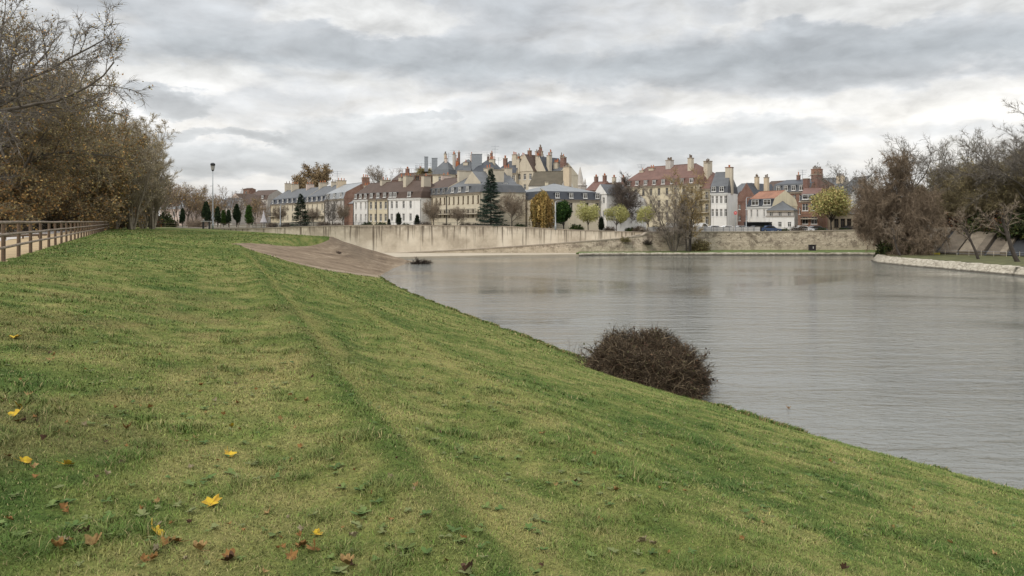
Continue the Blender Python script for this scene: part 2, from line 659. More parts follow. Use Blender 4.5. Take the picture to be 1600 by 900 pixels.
_Y = [-14.0]
while _Y[-1] < 176:
    _Y.append(_Y[-1] + max(0.14, 0.012 * abs(_Y[-1]) + 0.10))
_Y = np.array(_Y)
_u = np.concatenate([np.linspace(-0.004, 1.04, 300), np.linspace(1.06, 1.5, 12)])
YY = np.repeat(_Y[:, None], len(_u), 1)
XX = FENCE_X(YY) + _u[None, :] * (SHORE_X(YY) - FENCE_X(YY))
V = np.stack([XX.ravel(), YY.ravel(), HB(XX.ravel(), YY.ravel())], -1)
bank = link(bpy.data.objects.new('grass_bank', np_mesh('grass_bank', V, [grid_faces(len(_Y), len(_u))], [M_lawn], col=lawn_tint(V[:, 0], V[:, 1]), smooth=True)))
tag(bank, 'grass covered river bank sloping down to the water', 'bank', kind='structure')


# ---- park ground left of the fence, gravel verge, grey path
def strip(name, d0, d1, z, m, label, Ys, wob=0.0, cols=6, seed=0):
    vs = []
    for k in range(cols):
        d = d0 + (d1 - d0) * k / (cols - 1)
        e = wob * (fbm(Ys * 0.35, Ys * 0 + k, 3, seed + k) - .5) if k in (0, cols - 1) else 0
        vs.append(np.stack([FENCE_X(Ys) - (d + e), Ys, np.full(len(Ys), z)], -1))
    Vv = np.stack(vs, 1).reshape(-1, 3)
    return tag(link(bpy.data.objects.new(name, np_mesh(name, Vv, [grid_faces(len(Ys), cols)[:, ::-1]], [m]))), label, 'ground', kind='structure')


M_dirt = plain('leaf_strewn_soil', (0.085, 0.062, 0.038), 0.95, 0.45, 0.5, bmp=0.4)
M_verge = plain('tan_gravel', (0.33, 0.245, 0.14), 0.95, 0.28, 0.8, bmp=0.3)
M_path = plain('grey_path', (0.40, 0.37, 0.34), 0.9, 0.16, 0.35, bmp=0.2)
Yp = np.concatenate([np.arange(-40, 180, 2.0), np.array([200, 230, 270, 320])])
strip('park_ground', -0.3, 320, -1.22, M_dirt, 'leaf strewn ground beneath the park trees', Yp, cols=20)
strip('gravel_verge', 0.05, 4.6, -1.205, M_verge, 'tan gravel verge beside the wooden fence', Yp, 0.8, seed=4)
strip('footpath', 4.2, 13.0, -1.195, M_path, 'pale grey footpath behind the wooden fence', Yp, 0.6, seed=9)


# ---- concrete revetment at the end of the bank
def resample(P, n):
    P = np.array(P, float)
    d = np.concatenate([[0], np.cumsum(np.linalg.norm(np.diff(P, axis=0), axis=1))])
    s = np.linspace(0, d[-1], n)
    return np.stack([np.interp(s, d, P[:, k]) for k in range(P.shape[1])], -1)


def _revet(t, b):
    uv = t.node('ShaderNodeAttribute', attribute_name='tint').outputs['Vector']
    gx_, gy_, gz_ = t.sep(geoco(t))
    along = t.math('ADD', t.math('MULTIPLY', gx_, 0.256), t.math('MULTIPLY', gy_, 0.967))
    acr = t.math('SUBTRACT', t.math('MULTIPLY', gx_, 0.967), t.math('MULTIPLY', gy_, 0.256))
    n1 = t.noise(t.xyz(t.math('MULTIPLY', along, 0.06), t.math('MULTIPLY', acr, 1.1), 0.0), 1.0, 7.0, 0.78, 0.15)
    n2 = t.noise(t.mapping(uv, (5.0, 9.0, 1)), 1.0, 6.0, 0.65, 0.6)
    n3 = t.noise(geoco(t), 1.6, 9.0, 0.75)
    f = t.math('ADD', t.math('ADD', t.math('MULTIPLY', n1, 0.5), t.math('MULTIPLY', n2, 0.2)), t.math('MULTIPLY', n3, 0.3))
    base = t.ramp(f, [(0.38, (0.062, 0.045, 0.032)), (0.45, (0.145, 0.107, 0.075)), (0.53, (0.215, 0.163, 0.113)), (0.63, (0.38, 0.305, 0.22))])
    s = t.sep(uv)
    dark = t.math('MULTIPLY', t.step(s[0], 0.40, 0.52), t.step(s[1], 1.0, 0.35))
    base = t.mix(t.math('MULTIPLY', dark, 0.40), base, (0.10, 0.08, 0.06))
    pale = t.step(s[1], 0.86, 0.97)
    base = t.mix(t.math('MULTIPLY', pale, 0.35), base, (0.40, 0.33, 0.24))
    t.put(b.inputs['Base Color'], base)
    b.inputs['Roughness'].default_value = 1.0
    b.inputs['Specular IOR Level'].default_value = 0.05
    bump(t, b, t.math('ADD', n3, t.math('MULTIPLY', n1, 0.25)), 0.35, 0.06)


M_revet = mat('weathered_concrete_slope', _revet)
Tp = resample([(-24.4, 66.8), (-24.6, 76), (-24.2, 88), (-23.6, 99), (-24.6, 104), (-30, 113), (-40, 127)], 120)
Bp = resample([(-23.2, 65.6), (-20.6, 62.0), (-18.9, 61.0), (-16.9, 60.8), (-16.2, 65.3), (-15.5, 69), (-14.9, 75.2), (-14.8, 86), (-15.0, 92), (-15.4, 100), (-15.6, 112), (-15.4, 123), (-17, 131), (-26, 140)], 120)
nt = 40
tt = np.linspace(0, 1, nt)
R = Tp[:, None, :] * (1 - tt)[None, :, None] + Bp[:, None, :] * tt[None, :, None]
Rz = HB(R[..., 0], R[..., 1]) + 0.05
Rv = np.concatenate([R, Rz[..., None]], -1)
edge = Rv.copy()
ss = np.repeat(np.linspace(0, 1, 120)[:, None], nt, 1)
ts = np.repeat(tt[None, :], 120, 0)
# turned-down rim so that it is a slab with thickness
rim = np.concatenate([Rv[0], Rv[1:, -1], Rv[-1, -2::-1], Rv[-2:0:-1, 0]])
nv = 120 * nt
ids = np.arange(nv).reshape(120, nt)
rid = np.concatenate([ids[0], ids[1:, -1], ids[-1, -2::-1], ids[-2:0:-1, 0]])
rim2 = rim - np.array([0, 0, 0.3])
k = np.arange(len(rid))
rf = np.stack([rid, rid[(k + 1) % len(rid)], nv + (k + 1) % len(rid), nv + k], -1)
tin = np.concatenate([np.stack([ss.ravel(), ts.ravel(), np.zeros(nv)], -1), np.stack([ss.ravel()[rid], ts.ravel()[rid], np.zeros(len(rid))], -1)])
me = np_mesh('concrete_slope', np.concatenate([Rv.reshape(-1, 3), rim2]), [grid_faces(120, nt)[:, ::-1], rf], [M_revet], col=tin, smooth=False)
tag(link(bpy.data.objects.new('concrete_slope', me)), 'weathered brown concrete slope where the grass bank ends at the water', 'revetment', kind='structure')


# ---- water
def _water(t, b):
    v = geoco(t)
    x, y, z = t.sep(v)
    p = t.xyz(t.math('MULTIPLY', x, 0.55), y, 0.0)
    fine = t.noise(p, 3.4, 4.0, 0.6, 0.5)
    mid = t.noise(t.mapping(p, (0.5, 1, 1), rot=(0, 0, 0.25)), 0.9, 3.0, 0.5, 0.6)
    big = t.noise(p, 0.16, 3.0, 0.5)
    gust = t.step(t.noise(t.mapping(v, (0.02, 0.045, 1)), 1.0, 4.0, 0.6, 0.6), 0.40, 0.62, 0.15, 1.0)
    h = t.math('ADD', t.math('ADD', t.math('MULTIPLY', fine, 0.55), t.math('MULTIPLY', mid, 1.1)), t.math('MULTIPLY', big, 1.3))
    nd = t.node('ShaderNodeBump')
    t.put(nd.inputs['Strength'], gust)
    nd.inputs['Distance'].default_value = 0.11
    t.put(nd.inputs['Height'], h)
    t.l.new(nd.outputs[0], b.inputs['Normal'])
    t.put(b.inputs['Base Color'], t.ramp(t.noise(v, 0.05, 4.0), [(0.35, (0.13, 0.131, 0.116)), (0.65, (0.157, 0.158, 0.14))]))
    b.inputs['Roughness'].default_value = 0.06
    b.inputs['IOR'].default_value = 1.45
    b.inputs['Specular IOR Level'].default_value = 0.62


M_water = mat('river_water', _water)
gx = np.concatenate([np.linspace(-70, 90, 41), np.array([120, 200, 400, 900])])
gy = np.linspace(-120, 175, 60)
GX, GY = np.meshgrid(gx, gy)
Vw = np.stack([GX.ravel(), GY.ravel(), np.full(GX.size, WATER)], -1)
tag(link(bpy.data.objects.new('water', np_mesh('water', Vw, [grid_faces(len(gy), len(gx))], [M_water]))), 'grey rippled river water', 'water', kind='structure')

# ---- town ground up to the horizon
_WX = [-900, -62, -50, 0, 25, 27, 80, 95, 130, 900]
_WY = [152, 152, 152, 157, 155, 161.5, 161.5, 160, 158, 158]


def YW(X):
    return np.interp(X, _WX, _WY)


def ZT(X, Y):
    z = np.interp(X, [-60, -30, 0, 18, 30, 60, 90], [-1.38, -1.2, -1.5, -2.0, -2.35, -2.35, -2.0])
    hill = 6.0 * sst((np.asarray(Y, float) - 196) / 50) * np.exp(-((np.asarray(X, float) + 12) / 45) ** 2)
    return z + hill


M_town = plain('town_ground', (0.13, 0.115, 0.085), 0.95, 0.4, 0.15, world=True)
tx = np.concatenate([np.linspace(-900, -110, 10), np.linspace(-100, 110, 85), np.linspace(130, 900, 10)])
to = np.array([0, 4, 8, 14, 20, 28, 36, 46, 58, 72, 90, 130, 220, 500, 1200, 3000])
TX = np.repeat(tx[None, :], len(to), 0)
TY = YW(TX) + to[:, None] - 0.05
Vt = np.stack([TX.ravel(), TY.ravel(), ZT(TX, TY).ravel()], -1)
tag(link(bpy.data.objects.new('ground', np_mesh('ground', Vt, [grid_faces(len(to), len(tx))], [M_town], smooth=True))), 'ground the town stands on', 'ground', kind='structure')


# ---- river walls
def _tallwall(t, b):
    v = geoco(t)
    x, y, z = t.sep(v)
    big = t.noise(v, 0.22, 6.0, 0.65)
    base = t.ramp(big, [(0.36, (0.40, 0.345, 0.27)), (0.48, (0.53, 0.465, 0.37)), (0.64, (0.64, 0.575, 0.47))])
    # run-off streaks hanging from the coping, each with its own length
    sx = t.noise(t.xyz(t.math('MULTIPLY', x, 1.25), 0.0, t.math('MULTIPLY', z, 0.04)), 1.0, 4.0, 0.7)
    ln = t.noise(t.xyz(t.math('MULTIPLY', x, 0.6), 3.0, 0.0), 1.0, 4.0, 0.7)
    depth = t.math('SUBTRACT', -0.75, z)
    reach = t.math('MULTIPLY', t.step(ln, 0.36, 0.70, 0.4, 7.0), 1.0)
    fade = t.math('SUBTRACT', 1.0, t.math('DIVIDE', depth, reach), clamp=True)
    streak = t.math('MULTIPLY', t.math('MULTIPLY', t.step(sx, 0.50, 0.575), t.step(ln, 0.30, 0.52)), t.math('POWER', fade, 0.4))
    base = t.mix(t.math('MULTIPLY', streak, 0.88), base, (0.075, 0.058, 0.042))
    soot = t.math('MULTIPLY', t.step(depth, 2.2, 0.0), t.step(t.noise(v, 0.9, 5.0, 0.7), 0.36, 0.58))
    base = t.mix(t.math('MULTIPLY', soot, 0.6), base, (0.16, 0.13, 0.10))
    # construction joints
    j = t.math('LESS_THAN', t.math('FRACT', t.math('DIVIDE', x, 9.3)), 0.016)
    l = t.math('LESS_THAN', t.math('FRACT', t.math('DIVIDE', z, 1.25)), 0.03)
    jj = t.math('MAXIMUM', t.math('MULTIPLY', j, 0.22), t.math('MULTIPLY', l, 0.18))
    base = t.mix(jj, base, (0.11, 0.09, 0.07))
    t.put(b.inputs['Base Color'], base)
    b.inputs['Roughness'].default_value = 1.0
    b.inputs['Specular IOR Level'].default_value = 0.1
    bump(t, b, big, 0.3, 0.1)


def _rubble(t, b):
    v = geoco(t)
    x, y, z = t.sep(v)
    uv = t.xyz(x, z, 0.0)
    w = t.vmath('ADD', uv, t.vmath('MULTIPLY', t.noise(uv, 1.3, 4.0, fac=False), (0.9, 0.7, 0)))
    br = t.node('ShaderNodeTexBrick')
    t.l.new(w, br.inputs['Vector'])
    br.inputs['Scale'].default_value = 1.0
    br.inputs['Brick Width'].default_value = 0.85
    br.inputs['Row Height'].default_value = 0.36
    br.inputs['Mortar Size'].default_value = 0.022
    br.inputs['Mortar Smooth'].default_value = 0.6
    br.inputs['Color1'].default_value = (0.56, 0.48, 0.375, 1)
    br.inputs['Color2'].default_value = (0.42, 0.35, 0.27, 1)
    br.inputs['Mortar'].default_value = (0.20, 0.16, 0.12, 1)
    n = t.noise(v, 0.55, 7.0, 0.72)
    base = t.mix(t.step(n, 0.49, 0.60, 0.0, 0.75), br.outputs[0], (0.155, 0.12, 0.09))
    base = t.mix(t.step(t.noise(t.mapping(v, (1, 1, 1.6)), 1.1, 6.0, 0.75), 0.54, 0.62, 0.0, 0.75), base, (0.085, 0.068, 0.05))
    base = t.mix(t.step(t.noise(v, 0.35, 5.0, 0.6), 0.56, 0.72, 0.0, 0.55), base, (0.52, 0.45, 0.35))
    base = t.mix(t.math('MULTIPLY', t.step(z, -4.8, -5.7), 0.40), base, (0.46, 0.40, 0.29))
    t.put(b.inputs['Base Color'], base)
    b.inputs['Roughness'].default_value = 0.95
    bump(t, b, br.outputs['Fac'], -0.6, 0.12)


M_tall = mat('streaked_concrete', _tallwall)
M_rubble = mat('old_masonry', _rubble)
M_coping = plain('stone_coping', (0.30, 0.255, 0.20), 0.9, 0.3, 0.7, bmp=0.3, world=True)
M_sand = plain('pale_sand_concrete', (0.37, 0.32, 0.245), 0.9, 0.14, 0.25, world=True)


def wall_run(name, label, pts, zb, thick, m, mcop, cop=0.18, out=0.08):
    """pts: (x, y, ztop)"""
    root = thing(name, label, 'wall', (pts[0][0], pts[0][1], zb))
    off = Vector((pts[0][0], pts[0][1], zb))
    P = resample(pts, 90)
    w, c = MB(), MB()
    for a, bb in zip(P[:-1], P[1:]):
        d = Vector((bb[0] - a[0], bb[1] - a[1], 0)).normalized()
        n = Vector((-d.y, d.x, 0))
        A, B = Vector((a[0], a[1], 0)) - off, Vector((bb[0], bb[1], 0)) - off
        A.z = B.z = 0
        za, z2 = a[2] - zb, bb[2] - zb
        up = Vector((0, 0, 1))
        w.poly([A, B, B + up * (z2 - cop), A + up * (za - cop)])
        w.poly([B + n * thick, A + n * thick, A + n * thick + up * (za - cop), B + n * thick + up * (z2 - cop)])
        A2, B2 = A - n * out, B - n * out
        A3, B3 = A + n * (thick + out), B + n * (thick + out)
        c.poly([A2 + up * (za - cop), B2 + up * (z2 - cop), B2 + up * z2, A2 + up * za])
        c.poly([A2 + up * za, B2 + up * z2, B3 + up * z2, A3 + up * za])
        c.poly([B3 + up * (z2 - cop), A3 + up * (za - cop), A3 + up * za, B3 + up * z2])
        c.poly([A3 + up * (za - cop), B3 + up * (z2 - cop), B2 + up * (z2 - cop), A2 + up * (za - cop)])
    for i, sgn in ((0, -1), (-1, 1)):
        pass
    w.build('wall_face', m, root)
    c.build('coping', mcop, root)
    return root


def wp2(px, Y, py):
    return ((px - CX) / FPX * Y, Y, ZP(py, Y))


wall_run('concrete_wall', 'long tall pale concrete river wall with dark vertical run-off streaks', [(-72, 152, -1.15), wp2(330, 152, 356.5), wp2(410, 152, 356), wp2(480, 152.5, 353.2), wp2(560, 154, 351.5), wp2(650, 155, 351.2),
                                                               wp2(790, 156.5, 353), wp2(900, 155.5, 359), wp2(1012, 155, 362.5)], -7.0, 0.7, M_tall, M_coping)
wall_run('masonry_wall', 'rough weathered old stone river wall above the far grass strip', [wp2(560, 150, 397.8), wp2(620, 150, 395), wp2(760, 150.5, 387.5), wp2(880, 151, 379), wp2(962, 151.5, 372.5), wp2(1004, 152, 367.5),
                                                          wp2(1012, 152.5, 362.2), wp2(1060, 155, 362), wp2(1120, 159, 361.5), wp2(1200, 160, 361.5), wp2(1300, 160, 359.5), wp2(1400, 160, 357.5), wp2(1480, 158, 357)], -7.0, 0.9, M_rubble, M_coping, 0.22, 0.10)
# ramp surface between the two walls
Pr = resample([wp2(560, 150, 398.2), wp2(760, 150.5, 388), wp2(962, 151.5, 373), wp2(1012, 153, 363.5)], 30)
rv = []
for p in Pr:
    rv += [(p[0], p[1] + 0.5, p[2] - 0.1), (p[0] * 1.0, 158.5, p[2] - 0.1)]
tag(link(bpy.data.objects.new('ramp_path', np_mesh('ramp_path', np.array(rv), [grid_faces(30, 2)[:, ::-1]], [M_sand]))), 'ramp rising between the two river walls', 'path', kind='structure')


def slab_poly(name, label, top, zt, zb, m, kind='structure', cat='ground'):
    mb = MB()
    mb.poly([(x, y, zt) for x, y in top])
    n = len(top)
    for i in range(n):
        a, b2 = top[i], top[(i + 1) % n]
        mb.poly([(a[0], a[1], zb), (b2[0], b2[1], zb), (b2[0], b2[1], zt), (a[0], a[1], zt)])
    o = mb.build(name, m)
    return tag(o, label, cat, kind=kind)


def gp(px, Y):
    return ((px - CX) / FPX * Y, Y)


slab_poly('quay_apron', 'pale sandy apron at the foot of the river walls', [gp(540, 134), gp(606, 133), gp(700, 137), gp(800, 141.5), gp(870, 143.5), gp(912, 145), gp(930, 151.8), gp(560, 151.8)], -6.16, -8, M_sand)
M_strip = plain('mown_strip', (0.085, 0.115, 0.03), 0.95, 0.4, 0.8, bmp=0.5, world=True)
front = [gp(900, 144.6), gp(930, 146.6), gp(1000, 147.3), gp(1100, 147.4), gp(1200, 147.3), gp(1300, 147.3), gp(1400, 147.8), (90, 146)]
slab_poly('grass_strip', 'narrow green grass strip below the old stone wall', front + [(90, 162), gp(1120, 160), gp(1060, 156), gp(1010, 153), gp(905, 151.5)], -5.93, -8, M_strip)
# ---- stone edging of the far strip
def run_block(name, label, line, w, z0, z1, m, batter=0.0, jit=0.0, kind='structure', cat='kerb', seed=1, step=1.0):
    P = resample(line, max(2, int(np.linalg.norm(np.diff(np.array(line), axis=0), axis=1).sum() / step)))
    rng = np.random.default_rng(seed)
    d = np.gradient(P, axis=0)
    d /= np.linalg.norm(d, axis=1)[:, None]
    n = np.stack([-d[:, 1], d[:, 0]], -1)
    j = rng.normal(0, jit, (len(P), 4))
    rows = []
    for k, (o, z) in enumerate(((0 - 0.0, z0), (batter, z1 - 0.08), (batter + 0.08, z1), (batter + w, z1))):
        q = P + n * (o + j[:, k])[:, None]
        rows.append(np.concatenate([q, np.full((len(P), 1), z) + (j[:, k:k + 1] if k else 0)], 1))
    Vv = np.stack(rows, 1).reshape(-1, 3)
    return tag(link(bpy.data.objects.new(name, np_mesh(name, Vv, [grid_faces(len(P), 4)[:, ::-1]], [m]))), label, cat, kind=kind)


M_edge = plain('pale_edging_stone', (0.42, 0.37, 0.29), 0.9, 0.28, 1.6, bmp=0.4, world=True)


def _kerbstone(t, b):
    v = geoco(t)
    vo = t.node('ShaderNodeTexVoronoi', feature='DISTANCE_TO_EDGE')
    t.l.new(t.mapping(v, (0.8, 0.8, 1.3)), vo.inputs['Vector'])
    vo.inputs['Scale'].default_value = 1.3
    joint = t.step(vo.outputs[0], 0.0, 0.07)
    n = t.noise(v, 1.4, 6.0, 0.7)
    x, y, z = t.sep(v)
    base = t.ramp(n, [(0.3, (0.27, 0.24, 0.185)), (0.55, (0.41, 0.37, 0.295)), (0.75, (0.53, 0.49, 0.40))])
    base = t.mix(t.math('MULTIPLY', t.math('SUBTRACT', 1.0, joint), 0.62), base, (0.16, 0.135, 0.10))
    wet = t.step(t.math('ADD', z, t.math('MULTIPLY', n, 0.3)), -6.02, -6.22)
    base = t.mix(t.math('MULTIPLY', wet, 0.9), base, (0.035, 0.03, 0.02))
    t.put(b.inputs['Base Color'], base)
    b.inputs['Roughness'].default_value = 0.9
    bump(t, b, joint, 0.7, 0.06)


M_kerb = mat('kerb_masonry', _kerbstone)
run_block('stone_edging', 'low stone edging along the far grass strip', [gp(905, 144.4), gp(930, 146.4), gp(1000, 147.1), gp(1100, 147.2), gp(1200, 147.1), gp(1300, 147.1), gp(1400, 147.6)],
          0.40, -6.9, -5.96, M_kerb, 0.05, 0.03, step=0.7)
KERB = [(74, 150), (66, 140), (58.5, 126), (56.2, 119), (56.6, 114), (57.6, 106), (59.3, 94), (61.2, 80), (62.5, 66), (63, 40), (62, 10), (60, -30)]
run_block('stone_embankment', 'sloping pale stone embankment edge of the right hand bank', KERB, 1.1, -6.9, -5.42, M_kerb, 1.1, 0.035, seed=3, step=0.45)

# ---- right bank: grass shelf, slope, upper ground
fd = np.array([8, -9.3]) / np.linalg.norm([8, -9.3])
up_d = np.array([9.3, 8.0]) / np.linalg.norm([9.3, 8.0])
F0 = np.array([63.3, 131.5])
kb = resample(KERB, 160)
kd = np.gradient(kb, axis=0)
kd /= np.linalg.norm(kd, axis=1)[:, None]
kn = np.stack([-kd[:, 1], kd[:, 0]], -1)
q0 = kb + kn * 1.9
far = np.stack([np.full(len(kb), 260.0), kb[:, 1] * 1.6 - 40], -1)
rows = []
for f in np.concatenate([np.linspace(0, .2, 60), np.linspace(.22, 1, 12)]):
    q = q0 * (1 - f) + far * f
    dp = (q - F0) @ up_d
    zz = -5.42 + .14 * np.clip(f * 40, 0, 1) + 3.6 * np.clip((dp - 1.6) / 7.8, 0, 1) + 0.3 * np.clip(dp / 60, 0, 1)
    zz = zz + 0.10 * (fbm(q[:, 0] * .4, q[:, 1] * .4, 3, 5) - .5) - np.where((dp > .5) & (dp < 8), .45, 0)
    rows.append(np.concatenate([q, zz[:, None]], 1))
Vr = np.stack(rows, 1).reshape(-1, 3)
tag(link(bpy.data.objects.new('right_bank', np_mesh('right_bank', Vr, [grid_faces(160, len(rows))[:, ::-1]], [plain('bank_turf', (0.085, 0.085, 0.035), 0.95, 0.5, 0.6, bmp=0.6, world=True)], smooth=True))),
    'rough grassy ground of the right hand bank', 'bank', kind='structure')

# sloping concrete slabs under the right hand trees
M_slabt = plain('tan_slab', (0.195, 0.163, 0.122), 0.9, 0.4, 0.55, bmp=0.3, world=True)
M_slabb = plain('brown_slab', (0.125, 0.103, 0.078), 0.9, 0.42, 0.5, bmp=0.3, world=True)
M_slabg = plain('grey_green_slab', (0.13, 0.125, 0.105), 0.9, 0.35, 0.5, bmp=0.3, world=True)
M_slabd_gap = plain('dark_slab_and_gap_shade', (0.035, 0.037, 0.04), 0.85, 0.35, 0.7, world=True)  # wide dark slabs, and narrow strips that paint the shade in the gaps
em = thing('slab_revetment', 'leaning row of brown concrete slabs under the right hand trees', 'revetment', (0, 0, 0))
k0 = 0.0
for wd, m, bow in ((2.0, M_slabg, 0), (2.6, M_slabg, .25), (0.5, M_slabd_gap, -.35), (3.4, M_slabt, .1), (0.6, M_slabd_gap, -.35), (2.7, M_slabb, 0.05), (.35, M_slabd_gap, -.3), (2.5, M_slabt, 0.25), (1.1, M_slabb, 0.45), (.3, M_slabd_gap, -.3), (1.9, M_slabb, 0.0), (.9, M_slabt, 0.35), (5.8, M_slabd_gap, -0.1), (1.0, M_slabt, 0.2), (5.0, M_slabd_gap, -.1), (6.0, M_slabg, 0), (8.0, M_slabb, 0)):
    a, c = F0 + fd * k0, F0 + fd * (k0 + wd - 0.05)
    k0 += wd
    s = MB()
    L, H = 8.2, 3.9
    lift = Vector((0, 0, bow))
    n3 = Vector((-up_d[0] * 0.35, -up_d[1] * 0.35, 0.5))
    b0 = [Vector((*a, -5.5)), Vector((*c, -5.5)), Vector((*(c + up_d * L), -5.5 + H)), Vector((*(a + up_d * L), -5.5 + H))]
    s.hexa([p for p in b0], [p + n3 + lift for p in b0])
    s.build('slab', m, em)  # the narrow dark pieces are gaps, their shade put in as colour

# ------------------------------------------------------------------ vegetation library
def unit(v):
    return v / (np.linalg.norm(v, axis=-1, keepdims=True) + 1e-9)


class Veg:
    """branch skeleton -> trunk arrays and twig / leaf arrays"""
    def __init__(self, seed):
        self.r = np.random.default_rng(seed)
        self.br = []                      # (pts, radii, level)

    def branch(self, p, d, L, r0, r1, lev, seg, wander, up, droop=0.0):
        n = max(3, int(L / seg))
        pts = [np.array(p, float)]
        d = np.array(d, float)
        for i in range(n):
            d = d + self.r.normal(0, wander, 3)
            d[2] += up - droop * (i / n)
            d = d / np.linalg.norm(d)
            pts.append(pts[-1] + d * L / n)
        pts = np.array(pts)
        rad = r0 + (r1 - r0) * np.linspace(0, 1, n + 1) ** 0.8
        self.br.append((pts, rad, lev))
        return pts, rad

    def grow(self, p, d, L, r0, lev, spec):
        sp = spec[lev]
        pts, rad = self.branch(p, d, L, r0, max(r0 * sp.get('taper', .35), 0.012), lev, sp.get('seg', .8), sp['wander'], sp['up'], sp.get('droop', 0))
        if lev + 1 >= len(spec):
            return
        nx = spec[lev + 1]
        k = max(1, int(round(nx['n'] * (L / nx['per'] if 'per' in nx else 1))))
        az0 = self.r.random() * 6.28
        for j in range(k):
            t = nx['t0'] + (nx.get('t1', 1.0) - nx['t0']) * (j + self.r.random()) / k
            f = t * (len(pts) - 1)
            i = min(int(f), len(pts) - 2)
            q = pts[i] + (pts[i + 1] - pts[i]) * (f - i)
            ax = unit(pts[i + 1] - pts[i])
            az = az0 + j * 2.4 + self.r.normal(0, .3)
            ref = np.array([0, 0, 1.0]) if abs(ax[2]) < .9 else np.array([1.0, 0, 0])
            u = unit(np.cross(ax, ref))
            w = np.cross(ax, u)
            ang = math.radians(max(8, self.r.normal(nx['ang'], nx.get('angv', 9))))
            dd = ax * math.cos(ang) + (u * math.cos(az) + w * math.sin(az)) * math.sin(ang)
            ll = L * nx['len'] * (1 - nx.get('fall', .45) * (t - nx['t0']) / max(1e-3, 1 - nx['t0'])) * self.r.uniform(.75, 1.2)
            rr = (rad[i] + (rad[i + 1] - rad[i]) * (f - i)) * nx.get('rr', .6)
            self.grow(q, dd, max(ll, .3), rr, lev + 1, spec)

    def tubes(self, lmax, sides=(8, 6, 5, 4, 3)):
        vs, fs, o = [], [], 0
        for pts, rad, lev in self.br:
            if lev > lmax:
                continue
            s = sides[min(lev, len(sides) - 1)]
            d = unit(np.gradient(pts, axis=0))
            ref = np.where(np.abs(d[:, 2:3]) < .9, np.array([[0, 0, 1.0]]), np.array([[1.0, 0, 0]]))
            u = unit(np.cross(d, ref))
            w = np.cross(d, u)
            a = np.arange(s) * 2 * np.pi / s
            ring = pts[:, None, :] + (u[:, None, :] * np.cos(a)[None, :, None] + w[:, None, :] * np.sin(a)[None, :, None]) * rad[:, None, None]
            n = len(pts)
            vs.append(ring.reshape(-1, 3))
            i = np.arange(n - 1)[:, None] * s
            k = np.arange(s)[None, :]
            k2 = (k + 1) % s
            fs.append(np.stack([i + k, i + k2, i + k2 + s, i + k + s], -1).reshape(-1, 4) + o)
            o += n * s
        return np.concatenate(vs), np.concatenate(fs)

    def sample(self, levels, per_m, tmin=0.25):
        """points and directions along branches of these levels"""
        P, D = [], []
        for pts, rad, lev in self.br:
            if lev not in levels:
                continue
            L = np.linalg.norm(np.diff(pts, axis=0), axis=1).sum()
            n = self.r.poisson(per_m * L)
            if n == 0:
                continue
            f = (tmin + (1 - tmin) * self.r.random(n)) * (len(pts) - 1)
            i = np.minimum(f.astype(int), len(pts) - 2)
            P.append(pts[i] + (pts[i + 1] - pts[i]) * (f - i)[:, None])
            D.append(unit(pts[i + 1] - pts[i]))
        return np.concatenate(P), np.concatenate(D)

    def twigs(self, P, D, L, r, spread=.8, up=.2, droop=.3, seg=2):
        """fine twigs: thin three-sided spikes of seg pieces"""
        n = len(P)
        d = unit(D + self.r.normal(0, spread, (n, 3)) + np.array([0, 0, up]))
        l = L * self.r.uniform(.5, 1.3, n)
        pts = [P]
        for k in range(seg):
            pts.append(pts[-1] + d * (l / seg)[:, None])
            d = unit(d + self.r.normal(0, .22, (n, 3)) + np.array([0, 0, -droop]))
        vs, fs = [], []
        ref = unit(self.r.normal(0, 1, (n, 3)))
        dd = unit(pts[1] - pts[0])
        u = unit(np.cross(dd, ref))
        w = np.cross(dd, u)
        for k in range(seg):
            rr = r * (1 - k / seg)
            for a in (0, 2.094, 4.189):
                vs.append(pts[k] + (u * math.cos(a) + w * math.sin(a)) * rr)
        vs.append(pts[-1])
        nvv = len(vs)
        Vv = np.stack(vs, 1).reshape(-1, 3)
        base = np.arange(n)[:, None] * nvv
        q, tr = [], []
        for k in range(seg - 1):
            for s in range(3):
                q.append(base + np.array([[k * 3 + s, k * 3 + (s + 1) % 3, k * 3 + 3 + (s + 1) % 3, k * 3 + 3 + s]]))
        e = (seg - 1) * 3
        for s in range(3):
            tr.append(base + np.array([[e + s, e + (s + 1) % 3, e + 3]]))
        tips = np.concatenate([pts[k] + (pts[k + 1] - pts[k]) * self.r.random((n, 1)) for k in range(seg)])
        return Vv, (np.concatenate(q) if q else np.zeros((0, 4), int)), np.concatenate(tr), tips


def leaves_arrays(r, P, size, flat=0.0, aspect=1.4, hang=0.0):
    n = len(P)
    a = unit(r.normal(0, 1, (n, 3)) * np.array([1, 1, 1 - flat]) + np.array([0, 0, -hang]))
    b = unit(np.cross(a, unit(r.normal(0, 1, (n, 3)))))
    s = size * r.uniform(.55, 1.35, n)[:, None]
    c0 = P
    Vv = np.stack([c0, c0 + a * s * .5 * aspect + b * s * .5, c0 + a * s * aspect, c0 + a * s * .5 * aspect - b * s * .5], 1).reshape(-1, 3)
    i = np.arange(n)[:, None] * 4
    return Vv, i + np.array([[0, 1, 2, 3]])


def palette(r, n, cols, jit=.15):
    c = np.array([q[0] for q in cols])
    p = np.array([q[1] for q in cols], float)
    k = r.choice(len(c), n, p=p / p.sum())
    return np.clip(c[k] * (1 + r.normal(0, jit, (n, 1))), 0.003, 1)


